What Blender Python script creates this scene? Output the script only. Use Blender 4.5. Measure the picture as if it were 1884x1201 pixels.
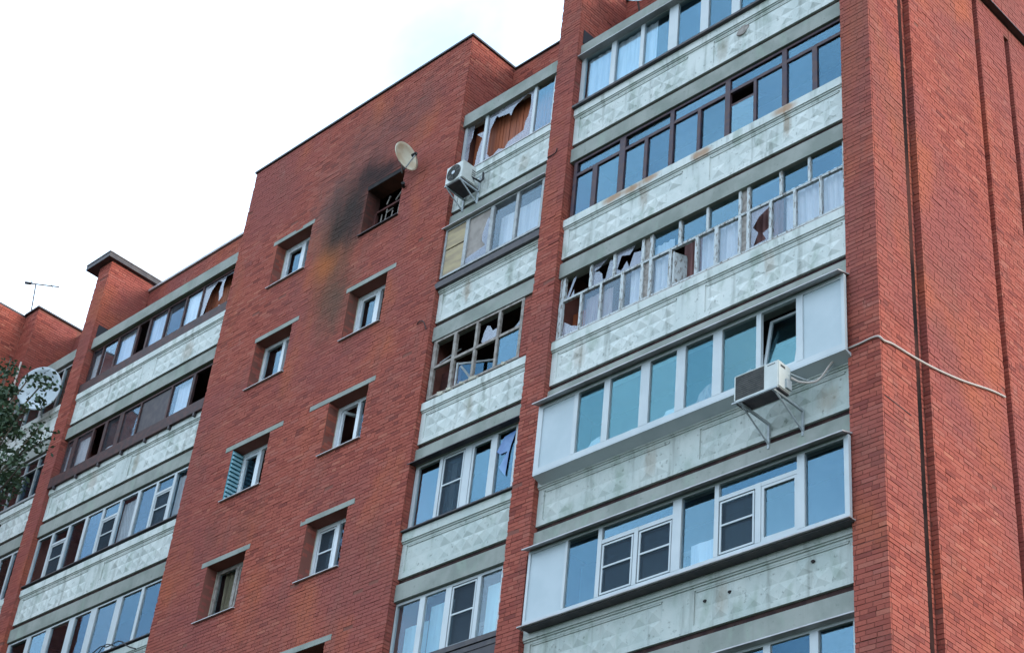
import bpy, bmesh, math, random
import numpy as np
from mathutils import Vector, Matrix
from mathutils.geometry import tessellate_polygon

SC = bpy.context.scene
COL = SC.collection
for o in list(bpy.data.objects):
    bpy.data.objects.remove(o)
rng = random.Random(7)

# ------------------------------------------------------------------ camera
F, YAW, PIT, ROL = 3164.084, 0.831648, 0.615072, -0.114050
CAM = Vector((11.2058, -17.3740, -22.1681))
def rotmat(a, b, c):
    ca, sa, cb, sb, cc, sc = math.cos(a), math.sin(a), math.cos(b), math.sin(b), math.cos(c), math.sin(c)
    Rz = Matrix(((ca, -sa, 0), (sa, ca, 0), (0, 0, 1)))
    Rx = Matrix(((1, 0, 0), (0, cb, -sb), (0, sb, cb)))
    Ry = Matrix(((cc, 0, sc), (0, 1, 0), (-sc, 0, cc)))
    return Rz @ Rx @ Ry
R3 = rotmat(YAW, PIT, ROL)
right, fwd, up = R3.col[0], R3.col[1], R3.col[2]
cd = bpy.data.cameras.new('camera')
cam = bpy.data.objects.new('camera', cd); COL.objects.link(cam)
M = Matrix((right, up, -fwd)).transposed().to_4x4(); M.translation = CAM
cam.matrix_world = M
cd.sensor_fit = 'HORIZONTAL'; cd.sensor_width = 36.0; cd.lens = 36.0 * F / 1884.0
cd.clip_start = 0.1; cd.clip_end = 3000
SC.camera = cam

# ------------------------------------------------------------------ light
SUN_EL, SUN_ROT = math.radians(16), math.radians(72)
w = bpy.data.worlds.new('World'); SC.world = w; w.use_nodes = True
nt = w.node_tree; nt.nodes.clear()
wo = nt.nodes.new('ShaderNodeOutputWorld'); bg = nt.nodes.new('ShaderNodeBackground')
sky = nt.nodes.new('ShaderNodeTexSky'); sky.sky_type = 'NISHITA'; sky.sun_disc = False
sky.sun_elevation = SUN_EL; sky.sun_rotation = SUN_ROT; sky.air_density = 1.0; sky.dust_density = 4.0; sky.ozone_density = 1.5
tc = nt.nodes.new('ShaderNodeTexCoord'); cn = nt.nodes.new('ShaderNodeTexNoise')
cn.inputs['Scale'].default_value = 2.2; cn.inputs['Detail'].default_value = 6
nt.links.new(tc.outputs['Generated'], cn.inputs['Vector'])
cr = nt.nodes.new('ShaderNodeMapRange'); cr.inputs[1].default_value = .35; cr.inputs[2].default_value = .65
cr.inputs[3].default_value = .62; cr.inputs[4].default_value = .88
nt.links.new(cn.outputs['Fac'], cr.inputs[0])
mx = nt.nodes.new('ShaderNodeMix'); mx.data_type = 'RGBA'
nt.links.new(cr.outputs[0], mx.inputs['Factor'])
nt.links.new(sky.outputs[0], mx.inputs['A'])
cl = nt.nodes.new('ShaderNodeTexNoise'); cl.inputs['Scale'].default_value = 3.1; cl.inputs['Detail'].default_value = 7; cl.inputs['Distortion'].default_value = .4
nt.links.new(tc.outputs['Generated'], cl.inputs['Vector'])
cp = nt.nodes.new('ShaderNodeValToRGB'); cp.color_ramp.elements[0].position = .36; cp.color_ramp.elements[1].position = .66
cp.color_ramp.elements[0].color = (4.2, 6.3, 9.2, 1); cp.color_ramp.elements[1].color = (12.2, 14.2, 16.0, 1)
nt.links.new(cl.outputs['Fac'], cp.inputs[0]); nt.links.new(cp.outputs[0], mx.inputs['B'])          # thin bright overcast veil
nt.links.new(mx.outputs['Result'], bg.inputs[0]); bg.inputs[1].default_value = 0.105
nt.links.new(bg.outputs[0], wo.inputs[0])
sd = bpy.data.lights.new('sun', 'SUN'); sd.energy = 0.85; sd.angle = math.radians(18); sd.color = (1, .93, .84)
so = bpy.data.objects.new('sun', sd); COL.objects.link(so)
sdir = Vector((math.sin(SUN_ROT) * math.cos(SUN_EL), math.cos(SUN_ROT) * math.cos(SUN_EL), math.sin(SUN_EL)))
so.rotation_euler = (-sdir).to_track_quat('-Z', 'Y').to_euler(); so.location = (20, -20, 30)
SC.view_settings.view_transform = 'Standard'; SC.view_settings.look = 'None'
SC.view_settings.gamma = 1; SC.view_settings.use_curve_mapping = False
SC.view_settings.exposure = 1.25
SC.render.engine = 'CYCLES'
SC.cycles.max_bounces = 8; SC.cycles.transparent_max_bounces = 12
SC.cycles.caustics_reflective = False; SC.cycles.caustics_refractive = False

# ------------------------------------------------------------------ materials
class NT:
    def __init__(s, name):
        s.m = bpy.data.materials.new(name); s.m.use_nodes = True
        s.t = s.m.node_tree; s.t.nodes.clear()
        s.out = s.n('OutputMaterial'); s.b = None
    def n(s, k, **kw):
        nd = s.t.nodes.new('ShaderNode' + k)
        for a, v in kw.items(): setattr(nd, a, v)
        return nd
    def l(s, a, b): s.t.links.new(a, b)
    def math(s, op, a, b=None, c=None):
        nd = s.n('Math', operation=op)
        for i, v in enumerate((a, b, c)):
            if v is None: continue
            if isinstance(v, (int, float)): nd.inputs[i].default_value = v
            else: s.l(v, nd.inputs[i])
        return nd.outputs[0]
    def mix(s, f, a, b, mode='MIX'):
        nd = s.n('Mix', data_type='RGBA', blend_type=mode)
        for key, v in (('Factor', f), ('A', a), ('B', b)):
            if isinstance(v, (int, float)): nd.inputs[key].default_value = v
            elif isinstance(v, tuple): nd.inputs[key].default_value = (*v, 1)
            else: s.l(v, nd.inputs[key])
        return nd.outputs['Result']
    def pos(s):
        if not hasattr(s, '_p'):
            s._g = s.n('NewGeometry'); s._p = s._g.outputs['Position']
        return s._p
    def noise(s, scale, detail=4, stretch=(1, 1, 1), rough=.55):
        v = s.n('VectorMath', operation='MULTIPLY'); s.l(s.pos(), v.inputs[0]); v.inputs[1].default_value = stretch
        nd = s.n('TexNoise'); nd.inputs['Scale'].default_value = scale; nd.inputs['Detail'].default_value = detail
        nd.inputs['Roughness'].default_value = rough
        s.l(v.outputs[0], nd.inputs['Vector']); return nd.outputs['Fac']
    def rng(s, v, a, b, c=0., d=1., smooth=True):
        nd = s.n('MapRange', interpolation_type='SMOOTHSTEP' if smooth else 'LINEAR')
        s.l(v, nd.inputs[0])
        for i, x in enumerate((a, b, c, d)): nd.inputs[i + 1].default_value = x
        return nd.outputs[0]
    def blob(s, c, r, wob, lo=.25, hi=1.0):
        v = s.n('VectorMath', operation='SUBTRACT'); s.l(s.pos(), v.inputs[0]); v.inputs[1].default_value = c
        v2 = s.n('VectorMath', operation='DIVIDE'); s.l(v.outputs[0], v2.inputs[0]); v2.inputs[1].default_value = r
        ln = s.n('VectorMath', operation='LENGTH'); s.l(v2.outputs[0], ln.inputs[0])
        d = s.math('ADD', ln.outputs['Value'], s.math('MULTIPLY', s.math('SUBTRACT', wob, .5), 1.1))
        return s.rng(d, hi, lo)
    def bsdf(s, color, rough=.85, bump=None, strength=.3, dist=.01, spec=.3, metallic=0.):
        b = s.n('BsdfPrincipled'); b.inputs['Roughness'].default_value = rough
        b.inputs['Specular IOR Level'].default_value = spec; b.inputs['Metallic'].default_value = metallic
        if isinstance(color, tuple): b.inputs['Base Color'].default_value = (*color, 1)
        else: s.l(color, b.inputs['Base Color'])
        if bump is not None:
            bp = s.n('Bump'); bp.inputs['Strength'].default_value = strength; bp.inputs['Distance'].default_value = dist
            s.l(bump, bp.inputs['Height']); s.l(bp.outputs[0], b.inputs['Normal'])
        s.l(b.outputs[0], s.out.inputs[0]); s.b = b
        return s.m

def soot(t, col):
    """fire marks on the brick round the burnt-out window: shapes fixed on the wall"""
    w1 = t.noise(1.9, 7, (1.3, 1, .55), .62); w2 = t.noise(4.2, 7, (1.4, 1, .4), .65)
    for c, r, s_, cc in (
        ((-13.85, 0, .30), (.85, 1, 1.8), .66, (.155, .078, .042)),    # brown scorch under the smoke
        ((-14.15, 0, .58), (.48, 1, .80), .82, (.43, .130, .040)),     # rusty orange patch
        ((-13.5, 0, -.9), (.75, 1, 1.2), .70, (.095, .070, .050)),
        ((-13.5, 0, 3.2), (2.0, 1, 1.5), .40, (.15, .085, .075)),
        ((-12.3, 0, 3.7), (1.6, 1, 1.1), .32, (.15, .080, .070)),
        ((-14.3, 0, 1.9), (1.05, 1, 1.35), .62, (.125, .092, .080)),
        ((-13.62, 0, 1.75), (1.0, 1, 1.3), .95, (.042, .030, .026)),
        ((-13.1, 0, 2.45), (.70, 1, .66), .92, (.034, .023, .022)),
        ((-13.95, 0, 1.20), (.60, 1, .70), .88, (.044, .031, .026)),
        ((-12.5, 0, 2.28), (.85, 1, .40), .88, (.030, .022, .022)),
        ((-13.3, 0, 1.35), (.50, 1, .95), .80, (.036, .027, .025)),
    ):
        m = t.blob(c, r, w1 if r[0] > .7 else w2, .0, 1.25)
        col = t.mix(t.math('MULTIPLY', m, s_), col, cc)
    return col

def m_brick():
    t = NT('red_brick'); t.pos()
    oi = t.n('ObjectInfo')
    rnd = t.math('FRACT', t.math('ADD', t._g.outputs['Random Per Island'], oi.outputs['Random']))
    rp = t.n('ValToRGB'); t.l(rnd, rp.inputs[0]); e = rp.color_ramp.elements
    e[0].position = 0; e[0].color = (.170, .050, .044, 1); e[1].position = 1; e[1].color = (.400, .145, .105, 1)
    for p, c in ((.08, (.240, .066, .054)), (.3, (.300, .083, .064)), (.55, (.325, .094, .072)), (.8, (.345, .104, .079)), (.95, (.330, .115, .094))):
        x = e.new(p); x.color = (*c, 1)
    col = rp.outputs[0]
    big = t.noise(.32, 5); col = t.mix(t.rng(big, .40, .66, 0, .75), col, (.245, .082, .080))
    org = t.noise(.5, 4, (1.3, 1, .8)); col = t.mix(t.rng(org, .52, .74, 0, .7), col, (.41, .125, .064))
    wth = t.noise(.75, 7, (1, 1, .6), .68); col = t.mix(t.rng(wth, .50, .70, 0, .55), col, (.20, .085, .072))
    strk = t.noise(1.1, 6, (1.6, 1.6, .25)); col = t.mix(t.rng(strk, .53, .75, 0, .62), col, (.235, .095, .082))
    eff = t.noise(2.2, 7, (1, 1, .55)); col = t.mix(t.rng(eff, .63, .80, 0, .42), col, (.43, .27, .235))
    dash = t.noise(7, 6, (.7, .7, 2.6), .7); col = t.mix(t.rng(dash, .62, .72, 0, .62), col, (.085, .036, .030))
    pale = t.noise(5.5, 6, (.8, .8, 2.0), .7); col = t.mix(t.rng(pale, .64, .74, 0, .45), col, (.50, .33, .28))
    fine = t.noise(38, 3); col = t.mix(t.rng(fine, .35, .7, 0, .30), col, (.22, .05, .035))
    col = t.mix(1.0, col, (1.05, .98, .90), 'MULTIPLY'); col = soot(t, col)
    return t.bsdf(col, .92, t.noise(60, 3), .35, .006, .15)
def m_mortar():
    t = NT('mortar'); c = t.mix(t.noise(1.3, 5), (.165, .058, .045), (.250, .105, .082))
    return t.bsdf(soot(t, c), .95, t.noise(50, 3), .4, .006, .1)
def m_panel(name, a, b, rust=True):
    t = NT(name)
    c = t.mix(t.rng(t.noise(1.7, 6), .35, .68), a, b)
    g = t.noise(3.4, 7, (1, 1, .45)); c = t.mix(t.rng(g, .52, .72, 0, .6), c, (.27, .33, .27))
    st = t.noise(2.6, 7, (2.4, 1, .22)); c = t.mix(t.rng(st, .52, .74, 0, .62), c, (.23, .245, .215))
    sp = t.noise(12, 5); c = t.mix(t.rng(sp, .60, .72, 0, .6), c, (.17, .19, .165))
    if rust:
        wn = t.noise(4, 6, (1, 1, .6)); wd = t.noise(7, 6, (2, 1, .35))
        for cx, cz, rx, rz, f_ in ((-4.9, -2.25, .10, .40, .5), (-3.2, .35, .12, .42, .35), (-1.75, -2.3, .07, .4, .65), (-6.2, -5.2, .14, .4, .35), (-2.1, -5.1, .10, .35, .4), (-4.4, -8.0, .12, .4, .35), (-1.0, -8.1, .2, .3, .4), (-9.4, -2.35, .10, .35, .6), (-8.2, .3, .14, .35, .3), (-8.9, -5.2, .1, .4, .35), (-22.2, -2.3, .16, .4, .4), (-19.3, .3, .2, .4, .45), (-20.4, -2.4, .1, .4, .4), (-2.9, -10.8, .1, .4, .35)):
            c = t.mix(t.math('MULTIPLY', t.blob((cx, .1, cz), (rx * 1.6, .6, rz), wd), f_), c, (.25, .17, .10))
        for cx, cz in ((-5.15, -1.98), (-4.75, -1.95), (-1.75, -1.98), (-3.55, -2.0), (-5.6, -1.97)):
            c = t.mix(t.math('MULTIPLY', t.blob((cx, .1, cz), (.34, .6, .13), wn), .75), c, (.34, .16, .06))
    return t.bsdf(c, .9, t.noise(26, 5), .35, .008, .2)
def m_simple(name, col, rough=.7, var=None, sc=8, spec=.3, bump=.15, metallic=0., stretch=(1, 1, 1)):
    t = NT(name); c = col
    if var: c = t.mix(t.rng(t.noise(sc, 5, stretch), .38, .66), col, var)
    return t.bsdf(c, rough, t.noise(sc * 4, 3), bump, .004, spec, metallic)
def m_peel():
    t = NT('peeling_white_paint')
    n = t.noise(22, 7, (1, 1, .35), .7); k = t.rng(n, .50, .62)
    c = t.mix(k, (.50, .53, .53), (.19, .165, .14))
    return t.bsdf(c, .75, t.math('SUBTRACT', 1.0, k), .5, .006, .2)
def m_glass(name='glass', tint=(.55, .80, 1.0), ior=.09, trans=(.93, .96, .97), dust=0.):
    t = NT(name)
    t.pos(); dt = t.n('VectorMath', operation='DOT_PRODUCT'); t.l(t._g.outputs['Incoming'], dt.inputs[0]); t.l(t._g.outputs['Normal'], dt.inputs[1])
    sch = t.math('POWER', t.math('SUBTRACT', 1.0, t.math('ABSOLUTE', dt.outputs['Value'])), 5.0)
    fo = t.math('ADD', ior, t.math('MULTIPLY', sch, 1 - ior))
    wv = t.noise(.9, 3); bp = t.n('Bump'); bp.inputs['Strength'].default_value = .03; bp.inputs['Distance'].default_value = .05
    t.l(wv, bp.inputs['Height'])
    oi = t.n('ObjectInfo'); wn = t.n('TexWhiteNoise', noise_dimensions='1D'); t.l(oi.outputs['Random'], wn.inputs['W'])
    v1 = t.n('VectorMath', operation='SUBTRACT'); t.l(wn.outputs['Color'], v1.inputs[0]); v1.inputs[1].default_value = (.5, .5, .5)
    v2 = t.n('VectorMath', operation='MULTIPLY_ADD'); t.l(v1.outputs[0], v2.inputs[0]); v2.inputs[1].default_value = (.22, .22, .22); t.l(bp.outputs[0], v2.inputs[2])
    v3 = t.n('VectorMath', operation='NORMALIZE'); t.l(v2.outputs[0], v3.inputs[0])
    tr = t.n('BsdfTransparent'); tr.inputs[0].default_value = (*trans, 1)
    gl = t.n('BsdfGlossy'); gl.inputs['Roughness'].default_value = .02; t.l(t.mix(t.rng(oi.outputs['Random'], 0, 1, 0, .7, False), tint, tuple(q * k for q, k in zip(tint, (.45, .62, .72)))), gl.inputs['Color'])
    t.l(v3.outputs[0], gl.inputs['Normal'])
    mxs = t.n('MixShader'); t.l(fo, mxs.inputs[0]); t.l(tr.outputs[0], mxs.inputs[1]); t.l(gl.outputs[0], mxs.inputs[2])
    o = mxs.outputs[0]
    if dust:
        d = t.n('BsdfDiffuse'); d.inputs[0].default_value = (.50, .51, .57, 1); m2 = t.n('MixShader')
        t.l(t.rng(t.noise(3, 5), .3, .7, dust * .4, dust), m2.inputs[0]); t.l(o, m2.inputs[1]); t.l(d.outputs[0], m2.inputs[2]); o = m2.outputs[0]
    t.l(o, t.out.inputs[0]); return t.m
def m_screen():
    t = NT('insect_mesh'); d = t.n('BsdfDiffuse'); d.inputs[0].default_value = (.050, .066, .082, 1)
    tr = t.n('BsdfTransparent'); mxs = t.n('MixShader'); mxs.inputs[0].default_value = .52
    t.l(tr.outputs[0], mxs.inputs[2]); t.l(d.outputs[0], mxs.inputs[1]); t.l(mxs.outputs[0], t.out.inputs[0]); return t.m
def m_curtain(name, col, dk):
    t = NT(name); c = t.mix(t.rng(t.noise(5, 4, (3, 3, .2)), .4, .65), col, dk)
    d = t.n('BsdfDiffuse'); t.l(c, d.inputs[0]); tl = t.n('BsdfTranslucent'); t.l(c, tl.inputs[0])
    mxs = t.n('MixShader'); mxs.inputs[0].default_value = .35
    t.l(d.outputs[0], mxs.inputs[1]); t.l(tl.outputs[0], mxs.inputs[2]); t.l(mxs.outputs[0], t.out.inputs[0]); return t.m
def m_leaf():
    t = NT('leaf'); t.pos(); c = t.mix(t._g.outputs['Random Per Island'], (.020, .045, .024), (.055, .095, .045))
    return t.bsdf(c, .6, None, spec=.4)
def m_ground():
    t = NT('ground'); c = t.mix(t.rng(t.noise(.08, 5), .45, .55), (.045, .048, .045), (.04, .06, .025))
    return t.bsdf(c, .95, t.noise(5, 4), .3, .02, .1)

BRICK = m_brick(); MORTAR = m_mortar()
PANEL = m_panel('pale_concrete', (.50, .53, .495), (.42, .47, .44))
PANELU = m_panel('paler_concrete', (.61, .635, .60), (.51, .55, .52))  # paler copy of the panel concrete, used on the upper storeys
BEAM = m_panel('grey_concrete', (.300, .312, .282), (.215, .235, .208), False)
SLABM = m_simple('dark_brown_concrete', (.028, .013, .014), .9, (.055, .028, .023), 5)  # dark red-brown colour of the slab edges
PVC = m_simple('white_plastic', (.47, .51, .52), .38, (.42, .465, .48), 2, .45, .03)
PVCW = m_simple('bright_white_plastic', (.66, .70, .72), .4, (.58, .63, .66), 3, .45, .03)
PVCG = m_simple('white_infill_sheet', (.42, .485, .51), .45, (.375, .445, .47), 1.5, .4, .03)
PEEL = m_peel()
BROWN = m_simple('brown_painted_steel', (.045, .030, .045), .55, (.075, .040, .040), 9)
DARKF = m_simple('dark_brown_timber', (.040, .022, .022), .6, (.075, .030, .026), 7)
GREYF = m_simple('weathered_grey_timber', (.33, .30, .27), .85, (.20, .17, .15), 10)
ALU = m_simple('dull_metal_frame', (.34, .36, .36), .5, (.24, .25, .25), 9, .5)
GLASS = m_glass('glass', (.55, .80, 1.0), .06); GLASSC = m_glass('cyan_glass', (.40, .80, .92), .10); GLASSB = m_glass('sheet_glass', (.42, .74, .98), .105); GLASSN = m_glass('clear_glass', (.60, .82, 1.0), .055, (.98, .985, .99), .05)
SHARD = m_glass('dirty_broken_glass', (.82, .90, 1.0), .09, (.8, .82, .85), .42)
SCREEN = m_screen()
DARKI = m_simple('near_black', (.016, .014, .015), .95, (.03, .025, .024), 4)  # near black for sooted parts, holes and walls of dark interiors
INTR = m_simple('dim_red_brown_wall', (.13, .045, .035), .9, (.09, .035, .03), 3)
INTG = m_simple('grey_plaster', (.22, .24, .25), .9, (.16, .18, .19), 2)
PLANK = m_simple('orange_brown_boards', (.33, .090, .035), .6, (.24, .065, .028), 6, .3, .1, 0, (3, 1, .2))
CURT = m_curtain('white_net', (.82, .85, .88), (.66, .70, .75)); CURTB = m_curtain('beige_cloth', (.42, .34, .22), (.26, .20, .13))
CURTP = m_curtain('pinkish_cloth', (.50, .42, .42), (.36, .28, .29)); CURTR = m_curtain('red_brown_cloth', (.34, .18, .17), (.22, .11, .10)); CURTC = m_curtain('cyan_blind', (.52, .80, .86), (.46, .72, .80))
BOARD = m_simple('weathered_plywood', (.42, .34, .21), .85, (.30, .24, .17), 4, .15, .2, 0, (.4, 1, 2))
BOARDG = m_simple('grey_fibreboard', (.33, .29, .26), .9, (.25, .22, .20), 5)
SILLD = m_simple('dark_sheet_metal', (.035, .030, .036), .55, (.06, .05, .05), 5, .4)
SILLL = m_simple('pale_sheet_metal', (.46, .45, .46), .45, (.36, .34, .34), 4, .5)
ACW = m_simple('cream_casing', (.56, .585, .555), .45, (.48, .50, .47), 3, .4, .03)
ACG = m_simple('grille_dark', (.085, .082, .075), .6, (.05, .05, .048), 8)
STEEL = m_simple('galvanised_steel', (.36, .40, .41), .5, (.28, .31, .32), 8, .5)
DISHM = m_simple('cream_enamel', (.56, .55, .43), .5, (.44, .36, .24), 2.5, .4)
DISHW = m_simple('white_enamel', (.46, .51, .54), .5, (.40, .45, .48), 3, .3)
CABLEM = m_simple('beige_cable_sheath', (.48, .42, .38), .6); BLK = m_simple('black_rubber', (.012, .012, .013), .6)
FELT = m_simple('roofing_felt', (.035, .035, .042), .9)
TEAL = m_simple('teal_paint', (.045, .20, .25), .6, (.07, .26, .30), 6)
TEALP = m_simple('pale_teal_paint', (.24, .42, .48), .5, (.19, .36, .42), 6)
FILMB = m_simple('blue_film', (.050, .15, .36), .35, (.10, .24, .46), 3, .5)
REDIN = m_simple('scorched_timber', (.11, .035, .03), .8, (.055, .02, .018), 6)
BARK = m_simple('bark', (.10, .085, .065), .95, (.05, .042, .034), 4, .1, .6, 0, (1, 1, .3)); LEAF = m_leaf(); GROUND = m_ground()
GROOVE = m_simple('brown_black_strip', (.010, .007, .007), .9, (.075, .030, .024), 1.3, .1, .3, 0, (1, 1, .5))
PASTE = m_simple('mounting_foam', (.50, .47, .38), .9, (.36, .33, .27), 14)

# ------------------------------------------------------------------ mesh helpers
class MB:
    def __init__(s): s.v = []; s.f = []
    def box(s, x0, x1, y0, y1, z0, z1):
        n = len(s.v); x0, x1 = sorted((x0, x1)); y0, y1 = sorted((y0, y1)); z0, z1 = sorted((z0, z1))
        s.v += [(x0, y0, z0), (x1, y0, z0), (x1, y1, z0), (x0, y1, z0), (x0, y0, z1), (x1, y0, z1), (x1, y1, z1), (x0, y1, z1)]
        s.f += [tuple(n + i for i in q) for q in ((0, 3, 2, 1), (4, 5, 6, 7), (0, 1, 5, 4), (1, 2, 6, 5), (2, 3, 7, 6), (3, 0, 4, 7))]
        return s
    def hexa(s, p):                                   # eight points, same order as box
        n = len(s.v); s.v += [tuple(q) for q in p]
        s.f += [tuple(n + i for i in q) for q in ((0, 3, 2, 1), (4, 5, 6, 7), (0, 1, 5, 4), (1, 2, 6, 5), (2, 3, 7, 6), (3, 0, 4, 7))]
        return s
    def bar(s, a, b, r, r2=None, seg=6):              # round bar
        a, b = Vector(a), Vector(b); r2 = r if r2 is None else r2; d = (b - a).normalized()
        u = d.orthogonal().normalized(); v = d.cross(u); n = len(s.v)
        for c, rr in ((a, r), (b, r2)):
            for i in range(seg):
                t = 2 * math.pi * i / seg; s.v.append(tuple(c + (u * math.cos(t) + v * math.sin(t)) * rr))
        for i in range(seg):
            j = (i + 1) % seg; s.f.append((n + i, n + j, n + seg + j, n + seg + i))
        s.f.append(tuple(n + seg - 1 - i for i in range(seg))); s.f.append(tuple(n + seg + i for i in range(seg)))
        return s
    def tube(s, pts, r, seg=6):
        pts = [Vector(p) for p in pts]; n = len(s.v); u = None
        for k, c in enumerate(pts):
            d = (pts[min(k + 1, len(pts) - 1)] - pts[max(k - 1, 0)]).normalized()
            u = d.orthogonal().normalized() if u is None else (u - d * u.dot(d)).normalized()
            v = d.cross(u)
            for i in range(seg):
                t = 2 * math.pi * i / seg; s.v.append(tuple(c + (u * math.cos(t) + v * math.sin(t)) * r))
        for k in range(len(pts) - 1):
            for i in range(seg):
                j = (i + 1) % seg; a = n + k * seg; s.f.append((a + i, a + j, a + seg + j, a + seg + i))
        s.f.append(tuple(n + seg - 1 - i for i in range(seg))); q = n + (len(pts) - 1) * seg
        s.f.append(tuple(q + i for i in range(seg)))
        return s
    def poly_plate(s, loops, y, th):                  # plate in the XZ plane; first loop outer, rest holes; loops of (x, z)
        vv = [[Vector((p[0], 0, p[1])) for p in lp] for lp in loops]
        v2 = [[Vector((p.x, p.z, 0)) for p in lp] for lp in vv]
        tri = tessellate_polygon(v2); flat = [p for lp in vv for p in lp]; n = len(s.v); m = len(flat)
        s.v += [(p.x, y, p.z) for p in flat] + [(p.x, y + th, p.z) for p in flat]
        for t in tri:
            a, b, c = (flat[i] for i in t)
            cr = (b.x - a.x) * (c.z - a.z) - (b.z - a.z) * (c.x - a.x)
            if abs(cr) < 1e-12: continue
            t = t if cr > 0 else t[::-1]
            s.f.append(tuple(n + i for i in t)); s.f.append(tuple(n + m + i for i in t[::-1]))
        k = 0
        for lp in vv:
            q = len(lp)
            for i in range(q):
                a, b = n + k + i, n + k + (i + 1) % q
                s.f.append((a, a + m, b + m, b))
            k += q
        return s
    def mesh(s, name, mat, off=(0, 0, 0), smooth=False):
        me = bpy.data.meshes.new(name); o = off
        me.from_pydata([(p[0] - o[0], p[1] - o[1], p[2] - o[2]) for p in s.v], [], s.f)
        me.materials.append(mat)
        if smooth: me.polygons.foreach_set('use_smooth', [True] * len(me.polygons))
        me.update(); return me
def wloc(o):
    p = Vector((0, 0, 0))
    while o: p = p + o.location; o = o.parent
    return p
def link(name, me, parent=None, loc=(0, 0, 0)):
    o = bpy.data.objects.new(name, me); COL.objects.link(o)
    if parent is not None: o.parent = parent; o.location = Vector(loc) - wloc(parent)
    else: o.location = loc
    return o
def part(name, mb, mat, parent, label=None, smooth=False):
    """mesh given in world coordinates, its origin set at the middle of its base"""
    a = np.array(mb.v); c = ((a[:, 0].min() + a[:, 0].max()) / 2, (a[:, 1].min() + a[:, 1].max()) / 2, a[:, 2].min())
    c = tuple(float(x) for x in c)
    o = link(name, mb.mesh(name, mat, c, smooth), parent, c)
    if label: o['label'] = label
    return o
def tag(o, label=None, cat=None, group=None, kind=None):
    if label: o['label'] = label
    if cat: o['category'] = cat
    if group: o['group'] = group
    if kind: o['kind'] = kind
    return o
def thing(name, label, cat, loc, group=None):
    o = bpy.data.objects.new(name, None); COL.objects.link(o); o.location = loc
    return tag(o, label, cat, group)
def BX(*a): return MB().box(*a)

# ------------------------------------------------------------------ measures of the block (metres; 0 = floor of the top storey at the near corner)
GZ = -23.8
XP, XF, XFL, XC, XCL, XL, XLL, XA, XAL = -.5586, -6.854, -7.399, -10.219, -17.842, -24.160, -24.731, -27.75, -28.42
D = 1.328; TOP = 5.0; BAY = 4.95; ZB = -14.0
def P(k): return -2.8 * k
BLD = thing('apartment_building', 'red brick apartment block with glazed concrete balconies and one burnt-out window', 'building', (-13, 5, GZ))

# ------------------------------------------------------------------ ground
g = MB(); g.v = [(-600, -600, GZ), (600, -600, GZ), (600, 600, GZ), (-600, 600, GZ)]; g.f = [(0, 1, 2, 3)]
tag(part('ground', g, GROUND, None), kind='structure')

# ------------------------------------------------------------------ walls: mortar cores
e = .008
def core(name, boxes, mat=MORTAR):
    m = MB()
    for b in boxes: m.box(*b)
    return part(name, m, mat, BLD)
WIN_L, WIN_R = (-16.22, -14.96), (-13.06, -11.86)
holes_front = []
for k in range(0, 6):
    z0, z1 = P(k) + .72, P(k) + 1.98
    for a, b in (WIN_L, WIN_R): holes_front.append((a, b, z0, z1))
def grid_boxes(x0, x1, z0, z1, holes, y0, y1):
    xs = sorted({x0, x1, *[h[0] for h in holes], *[h[1] for h in holes]}); out = []
    for a, b in zip(xs, xs[1:]):
        hs = sorted([(h[2], h[3]) for h in holes if h[0] < (a + b) / 2 < h[1]]); z = z0
        for p, q in hs:
            if p > z: out.append((a, b, y0, y1, z, p))
            z = q
        if z < z1: out.append((a, b, y0, y1, z, z1))
    return out
core('front_wall', grid_boxes(XCL + e, XC - e, GZ, TOP, holes_front, e, .38))
core('partition_wall', [(XC - .4, XC - e, .381, 3, GZ, TOP), (XCL + e, XCL + .4, .381, 3, GZ, TOP), (XCL + .41, XC - .41, 1.6, 1.8, GZ, TOP)])
core('pier', [(XFL + e, XF - e, e, D + .3, GZ, 5.24)])
core('pier', [(XLL + e, XL - e, e, D + .3, GZ, 5.24)])
core('pier', [(XAL + e, XA - e, e, D + .3, GZ, 5.2)])
core('side_infill', [(-7.72, XFL + .0, .14, .25, -4.66, -3.26)])
core('end_pier', [(XP + e, -e, e, .913 - e, GZ, TOP), (XP + e, -.12 - e, .913, 1.287, GZ, TOP)])
core('end_wall', [(-.4, -e, 1.287 + e, 3.52 - e, GZ, TOP), (-.4, -.12 - e, 3.52, 3.70, GZ, TOP), (-.4, -e, 3.70 + e, 4.65 - e, GZ, TOP),
                  (-.4, -.12 - e, 4.65, 4.83, GZ, 2.28), (-.4, -e, 4.65, 4.83, 2.281, TOP), (-.4, -e, 4.83 + e, 12, GZ, TOP)])
core('end_parapet', [(-.02, .13 - e, 1.30, 12, 2.64, TOP)])
core('rear_block', [(XF + .002, -.401, 1.75, 12, GZ, 4.6), (XC + .002, XFL - .002, 1.75, 12, GZ, 4.6), (XCL + .4, XC - .401, 3, 12, GZ, 4.6), (XL + .002, XCL - .002, 1.75, 12, GZ, 4.6), (XA + .002, XLL - .002, 1.75, 12, GZ, 4.6), (-45, XAL, 1.2, 12, GZ, 4.6)])
for a, b in ((XF, -.402), (XC, XFL), (XL, XCL), (XA, XLL)):
    core('bay_parapet', [(a + .002, b - .002, D + e, D + .3, 2.5, BAY)])
core('projecting_wall', [(-45, XAL - .008, -3.992, 1.19, GZ, 5.15)])

part('groove_strip', BX(-.125, -.104, 1.085, 1.19, -24, TOP), GROOVE, BLD, 'dark strip along the bottom of the deep wall groove')  # dark strip that blackens the bottom of the groove
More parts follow.
